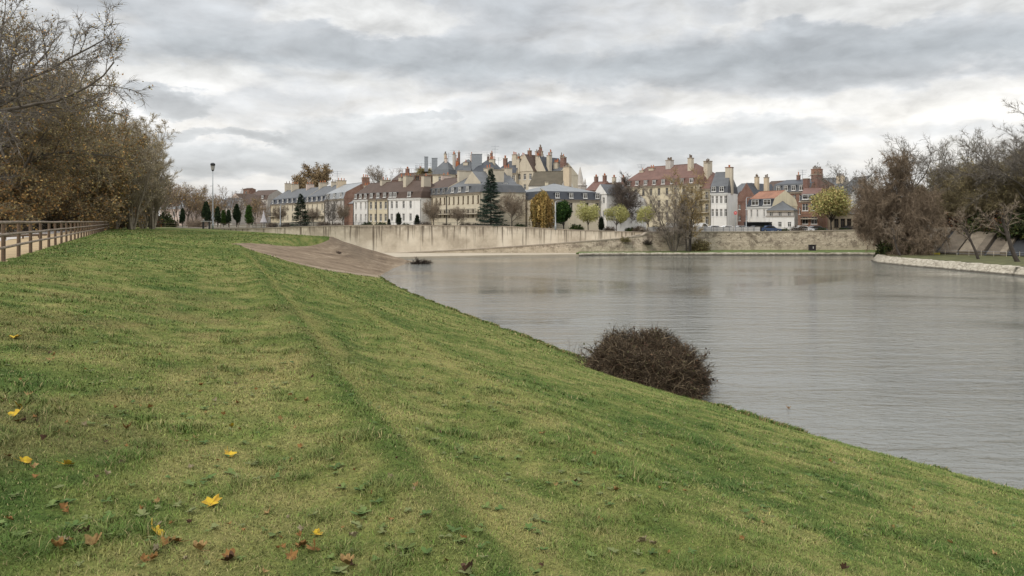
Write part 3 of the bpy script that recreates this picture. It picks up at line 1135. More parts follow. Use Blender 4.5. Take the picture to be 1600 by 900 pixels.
M_bark = plain('grey_bark', (0.105, 0.09, 0.072), 0.95, 0.4, 2.5, bmp=0.5)
M_barkd = plain('dark_bark', (0.06, 0.05, 0.042), 0.95, 0.4, 2.5, bmp=0.5)
M_barkb = plain('pale_birch_bark', (0.27, 0.23, 0.175), 0.9, 0.5, 2.0, bmp=0.3)
M_crown = tint_mat('twigs_and_leaves', (1, 1, 1), 0.85, 0.1)


def crown_mesh(name, parts):
    """parts: list of (verts, [faces], colours per vert)"""
    vs, fs, cs, o = [], [], [], 0
    for v, f, c in parts:
        vs.append(v)
        cs.append(c)
        fs += [x + o for x in f if len(x)]
        o += len(v)
    return np_mesh(name, np.concatenate(vs), fs, [M_crown], col=np.concatenate(cs))


def make_tree(veg, bark, lmax, twig, leaf=None, nseg=3):
    """-> (trunk mesh, crown mesh). twig: dict(levels, per_m, L, r, spread, up, droop, cols); leaf: dict(frac, size, cols, hang)"""
    v, f = veg.tubes(lmax)
    tm = np_mesh('trunk', v, [f], [bark], smooth=True)
    parts = []
    fine = [b for b in veg.br if b[2] > lmax]
    if fine:
        sv = Veg(1)
        sv.br = fine
        v2, f2 = sv.tubes(9, (4, 4, 4, 3, 3))
        parts.append((v2, [f2], palette(veg.r, 1, twig['cols'], 0).repeat(len(v2), 0)))
    P, D = veg.sample(twig['levels'], twig['per_m'], twig.get('tmin', .2))
    V1, q, t3, tips = veg.twigs(P, D, twig['L'], twig['r'], twig.get('spread', .8), twig.get('up', .2), twig.get('droop', .2), nseg)
    parts.append((V1, [q, t3], palette(veg.r, len(P), twig['cols']).repeat(len(V1) // len(P), 0)))
    if leaf:
        for lf in (leaf if isinstance(leaf, list) else [leaf]):
            src = tips
            if 'zmax' in lf:
                src = src[src[:, 2] < lf['zmax']]
            n = int(len(src) * lf['frac'])
            k = veg.r.choice(len(src), min(n, len(src)), replace=False)
            V2, f2 = leaves_arrays(veg.r, src[k] + veg.r.normal(0, .06, (len(k), 3)), lf['size'], hang=lf.get('hang', .3), aspect=lf.get('aspect', 1.4))
            parts.append((V2, [f2], palette(veg.r, len(k), lf['cols'], .22).repeat(4, 0)))
    return tm, crown_mesh('crown', parts)


def mesh_top(me):
    co = np.empty(len(me.vertices) * 3, np.float32)
    me.vertices.foreach_get('co', co)
    return float(np.percentile(co[2::3], 99.97))


_tops = {}


def place_tree(name, label, cat, meshes, loc, s=1.0, rz=0.0, group=None, sz=None, names=('trunk', 'crown'), tilt=(0, 0), top=None, wide=1.0):
    if top is not None:
        if meshes not in _tops:
            _tops[meshes] = max(mesh_top(m) for m in meshes if m is not None)
        sz = (ZP(top, loc[1]) - loc[2]) / _tops[meshes]
        s = sz * wide
    o = thing(name, label, cat, loc, rz, group)
    o.scale = (s, s, sz or s)
    o.rotation_euler = (tilt[0], tilt[1], rz)
    for nm, me in zip(names, meshes):
        if me is not None:
            link(bpy.data.objects.new(nm, me), o)
    return o


BROWN = [((.24, .19, .14), 5), ((.17, .135, .10), 3), ((.31, .255, .19), 2)]
GREYB = [((.19, .17, .145), 5), ((.13, .115, .10), 3), ((.26, .235, .20), 1)]
OLIVE = [((.27, .22, .14), 4), ((.19, .16, .105), 3), ((.34, .285, .19), 2)]


def big_bare(seed, H=24, trunk_r=.5, leafy=None, per=6.5, upl=.10, ang=42, cols=GREYB, r=.016, nl=9, tl=.42, t0=.45, spread=.75, droop=.08):
    v = Veg(seed)
    spec = [dict(wander=.05, up=.05, seg=1.2, taper=.45),
            dict(n=nl, t0=t0, ang=ang, angv=14, len=1.15, fall=.25, rr=.62, wander=.13, up=upl, seg=1.1, taper=.25),
            dict(n=11, t0=.18, ang=48, len=.44, fall=.5, rr=.55, wander=.15, up=.06, seg=.7, taper=.25),
            dict(n=8, t0=.15, ang=46, len=.44, fall=.4, rr=.55, wander=.16, up=.05, seg=.4, taper=.3)]
    v.grow((0, 0, -.4), (0, 0, 1), H * tl, trunk_r, 0, spec)
    return make_tree(v, M_bark, 2, dict(levels=(2, 3), per_m=per, L=.85, r=r, spread=spread, up=.15, droop=droop, cols=cols), leafy)


def multi_stem(seed, H=16, stems=6, lean=.28, bark=None, leafy=None, per=6, cols=OLIVE, r=.015, L=.7, droop=.12, nb=14, blen=.34, bup=.05):
    v = Veg(seed)
    spec = [dict(wander=.05, up=.04, seg=1.0, taper=.12),
            dict(n=nb, t0=.18, ang=40, len=blen, fall=.6, rr=.45, wander=.12, up=bup, seg=.7, taper=.25, droop=droop * .3),
            dict(n=8, t0=.15, ang=42, len=.42, fall=.4, rr=.5, wander=.14, up=.03, seg=.4, taper=.35)]
    for k in range(stems):
        a = 6.28 * k / stems + v.r.normal(0, .3)
        ln = lean * v.r.uniform(.4, 1.3)
        v.grow((math.cos(a) * .3, math.sin(a) * .3, -.4), (math.cos(a) * ln, math.sin(a) * ln, 1), H * v.r.uniform(.75, 1.05), .16 * H / 14, 0, spec)
    return make_tree(v, bark or M_barkb, 1, dict(levels=(1, 2), per_m=per, L=L, r=r, spread=.6, up=.1, droop=droop, cols=cols), leafy)


def brush_tree(seed, H=15, cols=BROWN, leafy=None, per=10, r=.018, wide=1.0, bark=None, L=.95, droop=.35, zmin=None):
    """round dense willow-like crown that hangs nearly to the ground"""
    v = Veg(seed)
    spec = [dict(wander=.10, up=.02, seg=.8, taper=.5),
            dict(n=17, t0=.22, ang=55 * wide, angv=24, len=1.5, fall=.1, rr=.6, wander=.14, up=.03, seg=.9, taper=.2, droop=.16),
            dict(n=13, t0=.15, ang=50, len=.44, fall=.3, rr=.5, wander=.16, up=.0, seg=.6, taper=.25, droop=.14),
            dict(n=8, t0=.1, ang=48, len=.50, fall=.3, rr=.5, wander=.18, up=-.03, seg=.4, taper=.3, droop=.1)]
    v.grow((0, 0, -.4), (.05, 0, 1), H * .34, .38 * H / 15, 0, spec)
    if zmin is not None:
        v.br = [b for b in v.br if b[2] == 0 or b[0][1:, 2].min() > zmin]
    return make_tree(v, bark or M_barkd, 1, dict(levels=(1, 2, 3), per_m=per, L=L, r=r, spread=.9, up=.0, droop=droop, cols=cols), leafy)


def conifer(seed, H=12, R=3.6, cols=None, dens=1.0, whorl=.42, droop=.25, t0=.04):
    """spruce: stem with whorls of branches carrying flat sprays of needles"""
    v = Veg(seed)
    r = v.r
    v.branch((0, 0, -.3), (0, 0, 1), H + .3, .16 * H / 10, .02, 0, 1.0, .006, .05)
    P, D, sz = [], [], []
    z = H * t0
    while z < H * .985:
        t = z / H
        for k in range(int(9)):
            a = r.random() * 6.28
            L = R * (1 - t) ** .85 * r.uniform(.65, 1.15) + .12
            d = np.array([math.cos(a), math.sin(a), .18 - droop * (1 - t)])
            pts, _ = v.branch((0, 0, z + r.normal(0, .08)), d, L, .03, .008, 1, .4, .05, .02)
            n = int(46 * L * dens)
            f = r.uniform(.12, 1, n) ** .7 * (len(pts) - 1)
            i = np.minimum(f.astype(int), len(pts) - 2)
            q = pts[i] + (pts[i + 1] - pts[i]) * (f - i)[:, None]
            side = np.array([-d[1], d[0], 0])
            wdt = r.normal(0, .17 + .10 * L, n) * (1 - .5 * f / len(pts))
            P.append(q + side[None, :] * wdt[:, None] + np.array([0, 0, 1]) * (r.normal(-.05, .06, n) - np.abs(wdt) * .25)[:, None])
            D.append(unit(d[None, :] + side[None, :] * np.sign(wdt)[:, None] * .8 + np.array([0, 0, -.25]) + r.normal(0, .25, (n, 3))))
        z += whorl * (1.1 - .55 * t)
    P, D = np.concatenate(P), np.concatenate(D)
    n = len(P)
    s = r.uniform(.18, .42, n)[:, None]
    u = unit(np.cross(D, r.normal(0, 1, (n, 3)) * .5 + np.array([0, 0, 1])))
    Vv = np.stack([P - u * s * .16, P + u * s * .16, P + D * s], 1).reshape(-1, 3)
    cols = cols or [((.028, .05, .034), 5), ((.045, .075, .055), 3), ((.09, .12, .105), 1.2)]
    c = palette(r, n, cols, .2).repeat(3, 0)
    v.br = [b for b in v.br]
    tv, tf = v.tubes(1, (7, 3))
    return np_mesh('trunk', tv, [tf], [M_barkd], smooth=True), crown_mesh('crown', [(Vv, [np.arange(n * 3).reshape(-1, 3)], c)])


def leafy_crown(seed, H=7, R=2.2, base=.28, n=16000, size=.2, cols=None, bark=None, lumps=9, stem_r=.14, shape='round', hang=.3, hollow=.25):
    """small tree whose crown is a cloud of leaves over real branches, with lobes and gaps"""
    v = Veg(seed)
    r = v.r
    z0 = H * base
    v.branch((0, 0, -.3), (0, 0, 1), z0 + H * .25, stem_r, stem_r * .5, 0, .5, .03, .05)
    cz = (z0 + H) / 2
    ctr = []
    hh = (H - z0) / 2
    for k in range(lumps):
        a, e = r.random() * 6.28, r.uniform(-.75, 1)
        rr = math.sqrt(max(0, 1 - e * e)) * r.uniform(.45, .75)
        if shape == 'cone':
            t = (e + 1) / 2
            rr = (1 - t) * .65 * r.uniform(.5, 1)
        c = np.array([math.cos(a) * rr * R, math.sin(a) * rr * R, cz + e * hh * .62])
        ctr.append((c, r.uniform(.34, .55)))
        p0 = np.array([0, 0, z0 * r.uniform(.8, 1.1)])
        v.branch(p0, c - p0, np.linalg.norm(c - p0), stem_r * .4, .015, 1, .4, .06, .0)
    P = []
    for c, q in ctr:
        m = int(n / lumps)
        d = unit(r.normal(0, 1, (m, 3)))
        rad = (hollow + (1 - hollow) * r.random(m) ** .5)
        P.append(c + d * rad[:, None] * np.array([R, R, hh]) * q * (1 + .35 * (fbm(d[:, 0] * 3 + 7, d[:, 2] * 3 + d[:, 1] * 2, 2, seed) - .5))[:, None])
    P = np.concatenate(P)
    P = P[P[:, 2] > z0 * .55]
    V2, f2 = leaves_arrays(r, P, size, hang=hang)
    cols = cols or [((.05, .09, .02), 4), ((.03, .06, .015), 3), ((.09, .13, .03), 2)]
    tv, tf = v.tubes(1, (7, 4))
    return np_mesh('trunk', tv, [tf], [bark or M_barkd], smooth=True), crown_mesh('crown', [(V2, [f2], palette(r, len(P), cols, .25).repeat(4, 0))])


def weeper(seed, H=8, R=3, cols=None, strands=420):
    """weeping tree: arching limbs with hanging leafy strands"""
    v = Veg(seed)
    r = v.r
    v.branch((0, 0, -.3), (0, 0, 1), H * .6, .2, .12, 0, .5, .03, .05)
    P, C = [], []
    cols = cols or [((.33, .22, .07), 4), ((.24, .155, .055), 3), ((.42, .30, .11), 2), ((.19, .16, .06), 1.5)]
    for k in range(strands):
        a, t = r.random() * 6.28, r.random() ** .6
        rr = R * t * r.uniform(.75, 1.0)
        zt = H * (1 - .36 * t * t) * r.uniform(.88, 1.0) * (.80 + .30 * float(vnoise(a * 1.3, t * 2.0, 3)))
        if k % 6 == 0:
            q = np.array([math.cos(a) * rr * .85, math.sin(a) * rr * .85, zt * .93])
            v.branch((0, 0, H * .5), q - np.array([0, 0, H * .5]), np.linalg.norm(q - np.array([0, 0, H * .5])), .06, .012, 1, .5, .08, .06)
        ln = zt * r.uniform(.35, .97)
        m = int(ln * 16)
        s = np.sort(r.random(m))
        w = np.cumsum(r.normal(0, .025, (m, 2)), 0)
        out = .25 * R * (1 - np.exp(-s * 2)) * .35
        P.append(np.stack([math.cos(a) * (rr + out) + w[:, 0], math.sin(a) * (rr + out) + w[:, 1], zt - s * ln], -1))
        C.append(palette(r, 1, cols, .2).repeat(m, 0))
    P, C = np.concatenate(P), np.concatenate(C)
    V2, f2 = leaves_arrays(r, P, .15, hang=1.6, aspect=2.2)
    tv, tf = v.tubes(1, (7, 4))
    return np_mesh('trunk', tv, [tf], [M_bark], smooth=True), crown_mesh('crown', [(V2, [f2], C.repeat(4, 0))])


def thicket(seed, R=2.6, H=2.1, stems=500, per=22, cols=BROWN, r=.012, flat=1.0, leaf=None, L=.45, lift=.5, stem_r=.014, shell=0):
    """twiggy bush: arching stems from the ground, one mesh"""
    v = Veg(seed)
    rg = v.r
    for k in range(stems):
        a, e = rg.random() * 6.28, rg.random() ** .75
        d = np.array([math.cos(a) * (1 - e * .8), math.sin(a) * (1 - e * .8), lift * (.15 + e)])
        p = np.array([math.cos(a), math.sin(a), 0]) * R * .38 * rg.random()
        # length up to the dome surface
        dn = d / np.linalg.norm(d)
        LL = 1 / math.sqrt((dn[0] ** 2 + dn[1] ** 2) / R ** 2 + dn[2] ** 2 / H ** 2)
        LL = max(.3, (LL - .38 * R * .3) * rg.uniform(.6, 1.02))
        v.branch(p, d, LL, stem_r, .005, 1, .25, .14, .02, .10)
    P, D = v.sample((1,), per, .25)
    if shell:
        dq = unit(rg.normal(0, 1, (shell, 3)))
        dq[:, 2] = np.abs(dq[:, 2])
        rad = rg.uniform(.60, .97, (shell, 1)) * (.62 + .62 * fbm(dq[:, 0] * 2.2 + 9, dq[:, 1] * 2.2 + dq[:, 2] * 2, 4, seed))[:, None]
        P = np.concatenate([P, dq * rad * np.array([R, R, H])])
        D = np.concatenate([D, unit(dq + rg.normal(0, .9, (shell, 3)))])
    V1, q, t3, tips = v.twigs(P, D, L, r, 1.0, .05, .15, 3)
    tv, tf = v.tubes(1, (4, 3))
    parts = [(tv, [tf], palette(rg, 1, cols, 0).repeat(len(tv), 0)), (V1, [q, t3], palette(rg, len(P), cols, .3).repeat(len(V1) // len(P), 0))]
    if leaf:
        n = int(len(tips) * leaf['frac'])
        k = rg.choice(len(tips), n, replace=False)
        V2, f2 = leaves_arrays(rg, tips[k], leaf['size'])
        parts.append((V2, [f2], palette(rg, n, leaf['cols'], .25).repeat(4, 0)))
    return crown_mesh('bush', parts)
# ------------------------------------------------------------------ trees and shrubs in place
def gz(X, Y):
    return float(ZT(np.array(X), np.array(Y)))


AUT = [((.40, .235, .09), 3), ((.31, .18, .075), 3), ((.46, .33, .13), 2), ((.29, .235, .11), 3)]
OLV = [((.28, .24, .11), 4), ((.32, .25, .12), 3), ((.21, .19, .09), 2)]
RUS = [((.22, .09, .035), 4), ((.16, .07, .03), 3), ((.26, .14, .05), 2)]

# --- left hand park trees
T_a = big_bare(3, 25, .55, dict(frac=.12, size=.10, cols=OLV + AUT), per=11, upl=.06, ang=50, nl=11, t0=.30, tl=.40, cols=GREYB, droop=.1)
T_b = big_bare(14, 21, .42, dict(frac=.25, size=.12, cols=OLV + AUT), per=10, upl=.05, ang=50, nl=11, t0=.25, tl=.42, cols=OLIVE, droop=.12)
T_c = big_bare(25, 19, .38, [dict(frac=.10, size=.11, cols=OLV), dict(frac=.45, size=.13, cols=AUT, zmax=9)], per=8, upl=.05, ang=50, nl=11, t0=.2, tl=.42, cols=OLIVE, droop=.15)
T_low = brush_tree(33, 11, cols=OLIVE, leafy=dict(frac=.42, size=.16, cols=AUT), per=8, droop=.2)
BIRCH = multi_stem(41, 18, 9, .26, leafy=dict(frac=.16, size=.12, cols=[((.36, .29, .15), 3), ((.28, .24, .13), 2)]), per=12, cols=[((.38, .32, .23), 4), ((.28, .24, .18), 3)], r=.02, L=.8, blen=.28)


def on(px, Y, z):
    return tuple(WP(px, Y, z))


G1 = 'large bare trees in the park on the left'
place_tree('bare_tree', 'tallest bare grey tree cut off by the left edge of the picture', 'tree', T_a, on(-75, 72, -1.25), 1.06, 0.4, G1, top=-60)
place_tree('bare_tree', 'bare tree at the far left with branch tips reaching out over the fence', 'tree', T_b, on(42, 92, -1.25), 1.03, 1.7, G1, top=78)
place_tree('bare_tree', 'tree with orange brown leaves low in its crown behind the fence', 'tree', T_c, on(98, 108, -1.25), .95, 2.9, G1, top=118, wide=.85)
place_tree('bare_tree', 'olive leaved tree standing behind the tallest bare tree', 'tree', T_b, on(-30, 108, -1.25), 1.05, 4.4, G1, top=40)
place_tree('bare_tree', 'thin crowned tree between the orange tree and the pale stemmed trees', 'tree', T_a, on(145, 140, -1.25), .80, 5.3, G1, top=185)
place_tree('spreading_tree', 'low spreading tree with rusty foliage in front of the dark undergrowth', 'tree', T_low, on(95, 118, -1.25), .95, 1.0, top=215)
place_tree('bare_tree', 'finely twigged tree standing just right of the tallest bare tree', 'tree', T_b, on(14, 84, -1.25), 1, 5.0, G1, top=16, wide=.8)
place_tree('bare_tree', 'finely twigged tree behind the middle of the second fence', 'tree', T_b, on(66, 100, -1.25), 1, .9, G1, top=82, wide=.85)
place_tree('spreading_tree', 'rusty low tree filling the gap below the tallest bare tree', 'tree', T_low, on(-6, 84, -1.25), .95, 2.0, top=228, wide=1.1)
place_tree('spreading_tree', 'orange brown low tree in front of the trunk at the middle of the left wood', 'tree', T_low, on(62, 97, -1.25), .95, 4.1, top=240, wide=1.15)
place_tree('spreading_tree', 'orange brown low tree nearest the end of the wooden fence', 'tree', T_low, on(132, 112, -1.25), .95, 5.2, top=232)
place_tree('spreading_tree', 'low yellow brown tree at the edge of the left wood', 'tree', T_low, on(20, 112, -1.25), .90, 3.0, top=190)
G2 = 'pale stemmed trees at the end of the wooden fence'
place_tree('birch_tree', 'tallest clump of pale stems where the wooden fence ends', 'tree', BIRCH, on(205, 118, -1.25), 1.08, .3, G2, top=172)
place_tree('birch_tree', 'slender pale stemmed tree between the tallest clump and the leaning one', 'tree', BIRCH, on(224, 136, -1.25), .8, 5.2, G2, top=188)
place_tree('birch_tree', 'leaning pale stemmed tree to the right of the tallest clump', 'tree', BIRCH, on(238, 128, -1.25), .78, 2.2, G2, top=218)
place_tree('birch_tree', 'pale stemmed tree half hidden behind the orange leaved tree', 'tree', BIRCH, on(180, 124, -1.25), .98, 4.1, G2, top=190)
B_dark = thicket(51, 3.4, 4.2, 260, 16, [((.05, .035, .028), 3), ((.08, .05, .035), 2), ((.11, .075, .045), 1)], r=.022, L=.7, leaf=dict(frac=.04, size=.16, cols=RUS))
B_green = thicket(52, 3.0, 3.6, 220, 14, [((.04, .04, .022), 3), ((.065, .06, .03), 2)], r=.022, L=.6, leaf=dict(frac=.45, size=.24, cols=[((.035, .05, .018), 3), ((.06, .065, .02), 2), ((.02, .03, .012), 2)]))


def bush(label, me, loc, s=1.0, rz=0.0, group=None, sz=None, name='shrub', cat='shrub'):
    o = bpy.data.objects.new(name, me)
    o.location = loc
    o.scale = (s, s, sz or s)
    o.rotation_euler = (0, 0, rz)
    return tag(link(o), label, cat, group)


GS = 'dark shrubs under the park trees'
for i, (px, Y, me, s, lb) in enumerate([
        (-10, 112, B_green, 1.5, 'dark green shrub at the left edge behind the grey path'), (18, 116, B_dark, 1.3, 'dark brown shrub next to the thin lamp post'),
        (44, 118, B_green, 1.45, 'dark green shrub between two brown ones behind the second fence'), (72, 120, B_dark, 1.5, 'brown shrub under the rusty spreading tree'),
        (100, 122, B_green, 1.3, 'green shrub behind the middle of the second fence'), (128, 124, B_dark, 1.55, 'round purplish brown shrub near the end of the second fence'),
        (152, 132, B_dark, 1.25, 'small brown shrub beside the pale stemmed trees'), (176, 152, B_green, 1.4, 'dark shrub behind the end of the wooden fence'),
        (215, 168, B_dark, 1.3, 'brown shrub at the foot of the pale stemmed trees'), (250, 185, B_green, 1.2, 'dark shrub just right of the pale stemmed trees')]):
    bush(lb, me, on(px, Y, -1.35), s, i * 1.3, GS)

# --- background trees at the left
THIN = multi_stem(61, 13, 3, .16, M_bark, dict(frac=.05, size=.16, cols=RUS), per=7, cols=BROWN, r=.02)
THIN2 = big_bare(62, 13, .22, dict(frac=.12, size=.18, cols=AUT), per=6, cols=BROWN, r=.02, nl=7)
CYP = leafy_crown(63, 7.5, 1.6, .06, 9000, .2, [((.022, .036, .018), 4), ((.04, .06, .025), 3), ((.013, .022, .012), 3)], lumps=16, shape='cone', hang=-.4)
CYPG = leafy_crown(64, 7.5, 1.9, .06, 9000, .2, [((.045, .085, .018), 4), ((.06, .11, .025), 3), ((.025, .05, .012), 3)], lumps=16, shape='cone', hang=-.4)
G3 = 'thin bare trees behind the far park fence'
for i, (px, Y, me, s, lb) in enumerate([
        (262, 215, THIN2, 278, 'russet bare tree just right of the tall birches'), (277, 222, THIN, 284, 'thin bare tree over the white gabled building'), (292, 218, THIN2, 284, 'bushy russet tree second in the far row'),
        (304, 226, THIN, 288, 'slim multi stemmed tree with a reddish top'), (316, 215, THIN2, 300, 'bare tree just left of the tall lamp post'), (324, 240, THIN, 292, 'thin pale tree directly behind the tall lamp post'),
        (341, 236, THIN2, 306, 'small bare tree just right of the tall lamp post'), (352, 250, THIN, 289, 'spindly tree above the grey roofed house'), (372, 232, THIN, 294, 'reddish bare tree in front of the brick tower'),
        (398, 226, THIN2, 304, 'tawny tree between the dark conifers and the slate terrace'), (412, 220, THIN, 312, 'small golden brown bare tree beside the slate terrace'), (284, 240, THIN2, 284, 'tall bare tree at the back of the far row'),
        (248, 200, THIN, 265, 'brown tree rising behind the leaning birch')]):
    place_tree('thin_tree', lb, 'tree', me, on(px, Y, -1.4), s, i * 1.1, G3, top=s)
G4 = 'dark conifers along the far park fence'
for i, (px, Y, me, s, lb) in enumerate([
        (285, 188, CYP, 325, 'dark conifer left of the pale bush'), (322, 190, CYP, 314, 'dark conifer just left of the tall lamp post'), (340, 186, CYP, 322, 'dark conifer just right of the tall lamp post'),
        (349, 190, CYPG, 328, 'small grey green conifer right of the lamp post'), (357, 188, CYP, 327, 'narrow conifer in the middle of the dark row'), (370, 190, CYP, 318, 'tallest dark conifer of the row'),
        (389, 184, CYPG, 320, 'bright green conifer at the right end of the row')]):
    place_tree('conifer', lb, 'tree', me, on(px, Y, -1.4), s, i * 1.7, G4, top=s)
PALEB = thicket(66, 2.6, 3.6, 200, 16, [((.30, .24, .18), 3), ((.22, .17, .13), 2)], r=.02, L=.5)
bush('pale beige leafless bush right of the dark conifer by the lamp post', PALEB, on(307, 186, -1.4), .95)

# --- trees among the houses
SPRUCE = conifer(71, 12.5, 3.3, dens=1.0)
place_tree('spruce_tree', 'tall blue green spruce rising above the river wall', 'tree', SPRUCE, on(767, 159.5, -1.5), 1.02, 0.3, top=263)
SPR2 = conifer(72, 9, 3.0, [((.02, .036, .02), 5), ((.035, .055, .03), 3)], .9)
place_tree('spruce_tree', 'smaller dark spruce in front of the slate terrace', 'tree', SPR2, on(470, 186, -1.3), .90, 1.3, top=302)
ROUND = big_bare(73, 15, .35, [dict(frac=.8, size=.20, cols=[((.30, .215, .11), 3), ((.24, .17, .09), 3), ((.36, .27, .15), 1)])], per=7, cols=BROWN, r=.02, ang=48, nl=10, t0=.3, droop=.1)
place_tree('autumn_tree', 'round brown leaved tree rising above the slate terrace roofs', 'tree', ROUND, on(490, 285, 5.0), 1.18, 0, top=253)
BARE2 = big_bare(74, 14, .3, None, per=4, cols=BROWN, r=.022, ang=55, nl=9, t0=.5, upl=.03)
place_tree('bare_tree', 'bare umbrella shaped tree above the brown roofs', 'tree', BARE2, on(596, 275, 5.0), 1.12, 1, top=256)
place_tree('weeping_tree', 'golden weeping tree in front of the low pavilion with the slate roof', 'tree', weeper(75, 8.2, 2.35), on(847, 159.3, -1.7), 1.0, 0, top=297)
place_tree('evergreen_tree', 'dark green round evergreen right of the golden weeping tree', 'tree', leafy_crown(76, 5.6, 1.75, .10, 14000, .19, [((.022, .05, .016), 4), ((.04, .08, .02), 3), ((.07, .12, .03), 1.2)], lumps=9), on(881, 160.5, -1.7), 1.0, top=313)
LIME = leafy_crown(77, 5.4, 2.4, .26, 7000, .13, [((.36, .34, .13), 4), ((.28, .28, .10), 3), ((.42, .40, .19), 2)], lumps=11, stem_r=.1, hollow=.3)
LIMET = None
G5 = 'round yellow green trees on the river wall terrace'
for px, s, rz, lb in ((919, 315, 0, 'yellow green round tree in front of the pale pavilion wall, nearest the evergreen'), (963, 319, 2, 'yellow green round tree between two dark cones, in front of a white house'), (1013, 318, 4, 'yellow green round tree in front of the big red roofed house')):
    place_tree('pollard_tree', lb, 'tree', LIME, on(px, 158.8, -2.2), s, rz, G5, top=s)
AUTL = leafy_crown(78, 8.2, 3.8, .26, 9000, .18, [((.34, .31, .12), 4), ((.36, .27, .12), 3), ((.24, .25, .09), 2)], lumps=16, stem_r=.16, hollow=.3)
place_tree('autumn_tree', 'yellowing round tree among the houses above the old stone wall', 'tree', AUTL, on(1299, 163.5, -2.3), 1.03, 1, top=290)
G6 = 'small clipped dark cone shrubs'
CONE = leafy_crown(79, 3.2, 1.0, .03, 5000, .13, [((.012, .016, .010), 4), ((.02, .028, .014), 3)], lumps=12, shape='cone', hang=-.3, hollow=0)
for px, Y, s, lb in ((622.5, 172, 0.98, 'black green clipped cone in front of the white hip roofed house'), (652, 170, .85, 'dark cone at the right end of the white hip roofed house'), (940, 158, .92, 'dark cone between the pavilion and the second yellow green tree'), (608, 175, .55, 'little dark cone at the left edge of the white hip roofed house')):
    place_tree('clipped_cone', lb, 'shrub', CONE, on(px, Y, gz((px - 800) / 1200 * Y, Y)), s, px, G6)
VINE = thicket(80, 1.2, 1.0, 120, 22, BROWN, r=.016, L=.4)
SHR_b = thicket(81, 1.7, 1.7, 130, 15, [((.10, .075, .055), 3), ((.15, .12, .09), 2)], r=.016, L=.5)
SHR_g = thicket(82, 1.5, 1.3, 110, 12, [((.04, .045, .025), 3)], r=.016, L=.4, leaf=dict(frac=.4, size=.16, cols=[((.03, .05, .016), 3), ((.05, .065, .02), 2)]))
SMALL = big_bare(83, 7, .12, None, per=7, cols=BROWN, r=.016, nl=8, tl=.4)
UPR = multi_stem(84, 8, 4, .2, M_barkd, None, per=8, cols=GREYB, r=.018)
G7 = 'small bare garden trees on the terrace'
for px, Y, me, s, lb in ((678, 160, SMALL, 308, 'bare tree in front of the long cream terrace'), (800, 158, SMALL, 296, 'slim bare tree right of the tall spruce'), (517, 192, UPR, 303, 'dark bare tree covering the left part of the grey house'),
                         (535, 190, SMALL, 316, 'pale bare tree before the grey house'), (440, 200, SMALL, 318, 'bare tree left of the smaller spruce'), (715, 160, SMALL, 320, 'small bare tree in front of the balcony of the cream terrace'),
                         (490, 192, SMALL, 322, 'small bare tree right of the smaller spruce')):
    place_tree('garden_tree', lb, 'tree', me, on(px, Y, gz((px - 800) / 1200 * Y, Y)), s, px * .37, G7, top=s)
place_tree('bare_tree', 'dark bare tree left of the big red roofed house', 'tree', big_bare(85, 12, .25, None, per=8, cols=[((.11, .09, .075), 3), ((.15, .12, .10), 2)], r=.024, nl=11, t0=.2, ang=40), on(968, 172, -2.2), 1.02, 0.5, top=268)
G8 = 'garden shrubs along the top of the river walls'
shr = [(425, 186, SHR_b, 'brown shrub at the left end of the river wall railing'), (447, 188, SHR_b, 'brown shrub left of the smaller spruce'), (505, 184, SHR_b, 'brown shrub before the cream house with the balcony'), (528, 180, SHR_b, 'shrub below the grey house'),
       (575, 172, SHR_g, 'green shrub where the white and yellow houses meet'), (596, 171, SHR_g, 'green shrub before the yellow house'), (634, 170, SHR_g, 'green shrub between the two cones'), (664, 168, SHR_b, 'brown shrub at the left end of the cream terrace'),
       (697, 162, SHR_b, 'brown shrub under the long balcony'), (728, 161, SHR_b, 'tall brown shrub left of the tall spruce'), (742, 160, SHR_b, 'brown shrub against the tall spruce'), (790, 159.5, SHR_g, 'green shrub right of the tall spruce'),
       (812, 158, SHR_g, 'low shrub at the pavilion corner'), (900, 158, SHR_g, 'green shrub under the first yellow green tree'), (952, 159, SHR_b, 'brown shrub under the second yellow green tree'),
       (985, 160, SHR_g, 'dark shrub in the shade of the dark bare tree'), (1000, 158, SHR_b, 'brown shrub left of the third yellow green tree'), (1030, 160, SHR_b, 'brown shrub right of the third yellow green tree'),
       (1145, 172, SHR_g, 'green shrub in front of the red brick house'), (1158, 171, SHR_g, 'green shrub beside the red sign'), (1190, 165, SHR_g, 'dark shrub beside the cream cottage'), (1226, 163.5, SHR_g, 'clipped shrub in front of the pyramid roofed house'),
       (1248, 163, SHR_b, 'brown shrub in front of the brick house'), (1283, 163, SHR_g, 'green shrub left of the yellowing tree'), (1318, 162.5, SHR_g, 'green shrub right of the yellowing tree'), (1335, 162.5, SHR_b, 'brown shrub at the edge of the big willow')]
for i, (px, Y, me, lb) in enumerate(shr):
    bush(lb, me, on(px, Y, gz((px - 800) / 1200 * Y, Y) - .1), RND.uniform(.8, 1.25), i, G8)
# greenery growing out of the old wall
bush('yellowish tuft growing from the old stone wall', thicket(86, 1.1, 1.6, 90, 22, [((.20, .17, .08), 3), ((.15, .13, .07), 2)], r=.014, L=.35), on(977, 150.6, -4.0), .95)
bush('dark creeper hanging down the old stone wall', thicket(87, 1.0, 1.7, 80, 24, [((.06, .05, .04), 3)], r=.014, L=.4), on(1012, 152.0, -4.6), .95)
bush('dense dark bush at the foot of the tall twin tree', thicket(88, 1.75, 3.7, 190, 24, [((.075, .06, .035), 3), ((.11, .09, .05), 2)], r=.018, L=.4, leaf=dict(frac=.2, size=.14, cols=OLV)), on(1093, 153.5, -5.95), 1.0)

